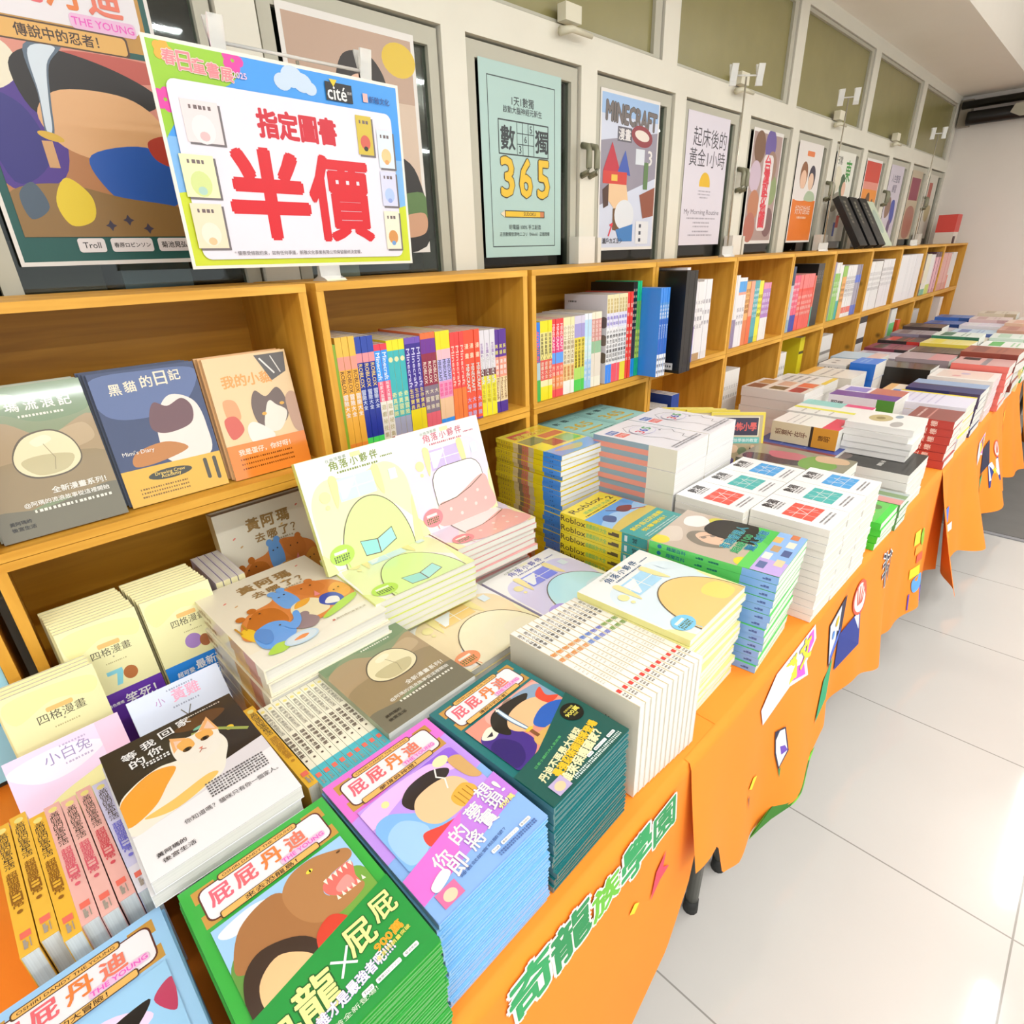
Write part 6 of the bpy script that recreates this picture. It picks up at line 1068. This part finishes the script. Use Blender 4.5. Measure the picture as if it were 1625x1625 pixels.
def page(A):
    A.clip = (-1, -1, 2, 2); A.poly([(.05, .1), (.5, .0), (.55, .5), (.1, .62)], '#2a2a44'); A.poly([(.07, .12), (.48, .03), (.53, .49), (.12, .59)], '#f2f4fa'); A.poly([(.5, .5), (.95, .42), (1, .9), (.55, 1)], '#2a3a8a'); A.poly([(.51, .5), (.93, .44), (.96, .78), (.56, .86)], '#eef2fa')
    A.ell(.3, .2, .05, c='#f2c82e'); A.ell(.2, .3, .04, c='#5a90e0'); A.poly([(.13, .5), (.5, .38), (.52, .48), (.14, .58)], '#4a6ad0'); st = [(.74 + (.1 if k % 2 == 0 else .04) * math.sin(R(36 * k)), .66 - (.1 if k % 2 == 0 else .04) * math.cos(R(36 * k))) for k in range(10)]; A.poly(st, '#f2d62e'); A.poly([(.0, .7), (.3, .62), (.1, .98), (-.15, 1.1)], '#2f9a6a'); A.ell(.9, .25, .16, .2, '#e8604a', rot=30); A.ell(.9, .25, .13, .17, '#f6eee8', rot=30)
    for k in range(4): A.line([(.86 + .03 * k, .33), (.8 + .07 * k, .1)], .02, '#e8604a')
cloth_print(1, 1.17, .70, .26, .22, page, 'page_print')
def pencil(A): A.clip = (-1, -1, 2, 2); A.poly([(.1, .0), (.6, .05), (.8, .6), (.4, .9), (.2, .5)], '#2a2a44'); A.poly([(.14, .03), (.56, .08), (.74, .58), (.42, .84), (.24, .48)], '#f4f2f0'); A.poly([(.4, .4), (.7, .45), (.75, .58), (.48, .6)], '#6a4ab0'); A.poly([(.4, .9), (.5, .86), (.46, 1.1)], '#3a8a4a')
cloth_print(1, .93, .56, .07, .12, pencil, 'pencil_print')
def bush(A): A.blob([(.0, .9), (.1, .6), (.2, .75), (.3, .4), (.42, .7), (.55, .35), (.66, .65), (.8, .3), (.9, .6), (1, .5), (1, 1), (0, 1)], '#2f6a1c'); A.blob([(.02, .93), (.1, .68), (.2, .82), (.3, .48), (.42, .77), (.55, .43), (.66, .72), (.8, .38), (.9, .67), (.99, .58), (.98, .98), (.04, .98)], '#6ab82f')
cloth_print(1, .86, .36, .28, .1, bush, 'bush_print')
def streak(A): A.poly([(.1, .2), (.5, .1), (.9, .3), (.4, .4)], '#f4e02a'); A.poly([(.1, .5), (.2, .45), (.18, .9)], '#3a2c4a')
cloth_print(1, .82, .52, .06, .08, streak, 'confetti_print')
def brush(A):
    for k, (a, b, c, d) in enumerate(((.1, .1, .5, .3), (.1, .35, .6, .3), (.3, .1, .3, .9), (.1, .6, .6, .55), (.5, .5, .7, .9), (.6, .2, .9, .4), (.7, .3, .75, .8))): A.line([(a, b), (c, d)], .12, '#f6f2ec'); 
    for k, (a, b, c, d) in enumerate(((.1, .1, .5, .3), (.1, .35, .6, .3), (.3, .1, .3, .9), (.1, .6, .6, .55), (.5, .5, .7, .9), (.6, .2, .9, .4), (.7, .3, .75, .8))): A.line([(a, b), (c, d)], .06, '#26243a')
cloth_print(1, 1.56, .70, .13, .12, brush)
def blocks(A): A.clip = (-1, -1, 2, 2); A.rect(.1, .0, .4, .2, '#c8d83a'); A.ell(.6, .15, .14, .2, '#8ab82f'); A.rect(.2, .24, .6, .36, '#e8a02f'); A.rect(.3, .38, .66, .5, '#d85a3a'); A.rect(.05, .55, .5, .7, '#f0dc2a'); A.blob([(.2, .75), (.6, .7), (.8, .85), (.3, .95)], '#5a9ad0'); A.rect(.1, .95, .8, 1.2, '#5a3ab0')
cloth_print(1, 1.92, .62, .14, .22, blocks, 'blocks_print')
cloth_print(2, 2.36, .55, .13, .2, lambda A: A.rect(.1, .0, .5, .3, '#4a7ae0').rect(.2, .35, .8, .5, '#f4f2ee').ell(.5, .65, .14, .2, '#b8cc3a').rect(.3, .8, .6, .95, '#f6f2ea'), 'blocks_print')
cloth_print(2, 2.85, .68, .2, .1, banner2)
cloth_print(2, 3.06, .62, .2, .22, page, 'page_print')
cloth_print(2, 2.9, .42, .2, .1, lambda A: A.rect(.1, .1, .6, .6, '#4aa82f').ell(.5, .75, .2, .14, '#f4f2ee'), 'blocks_print')
cloth_print(2, 3.5, .66, .16, .3, lambda A: A.rect(.2, 0, .7, .2, '#f2e23a').rect(.2, .22, .7, .4, '#b86ac8').rect(.2, .42, .7, .55, '#f4f0ee').rect(.1, .58, .6, .75, '#f0c82a').rect(.2, .78, .8, .9, '#4a9a4a'), 'blocks_print')
cloth_print(3, 4.4, .6, .3, .2, page, 'page_print')
print('OBJECTS', len(bpy.data.objects), 'LABELS', len(LABELS))
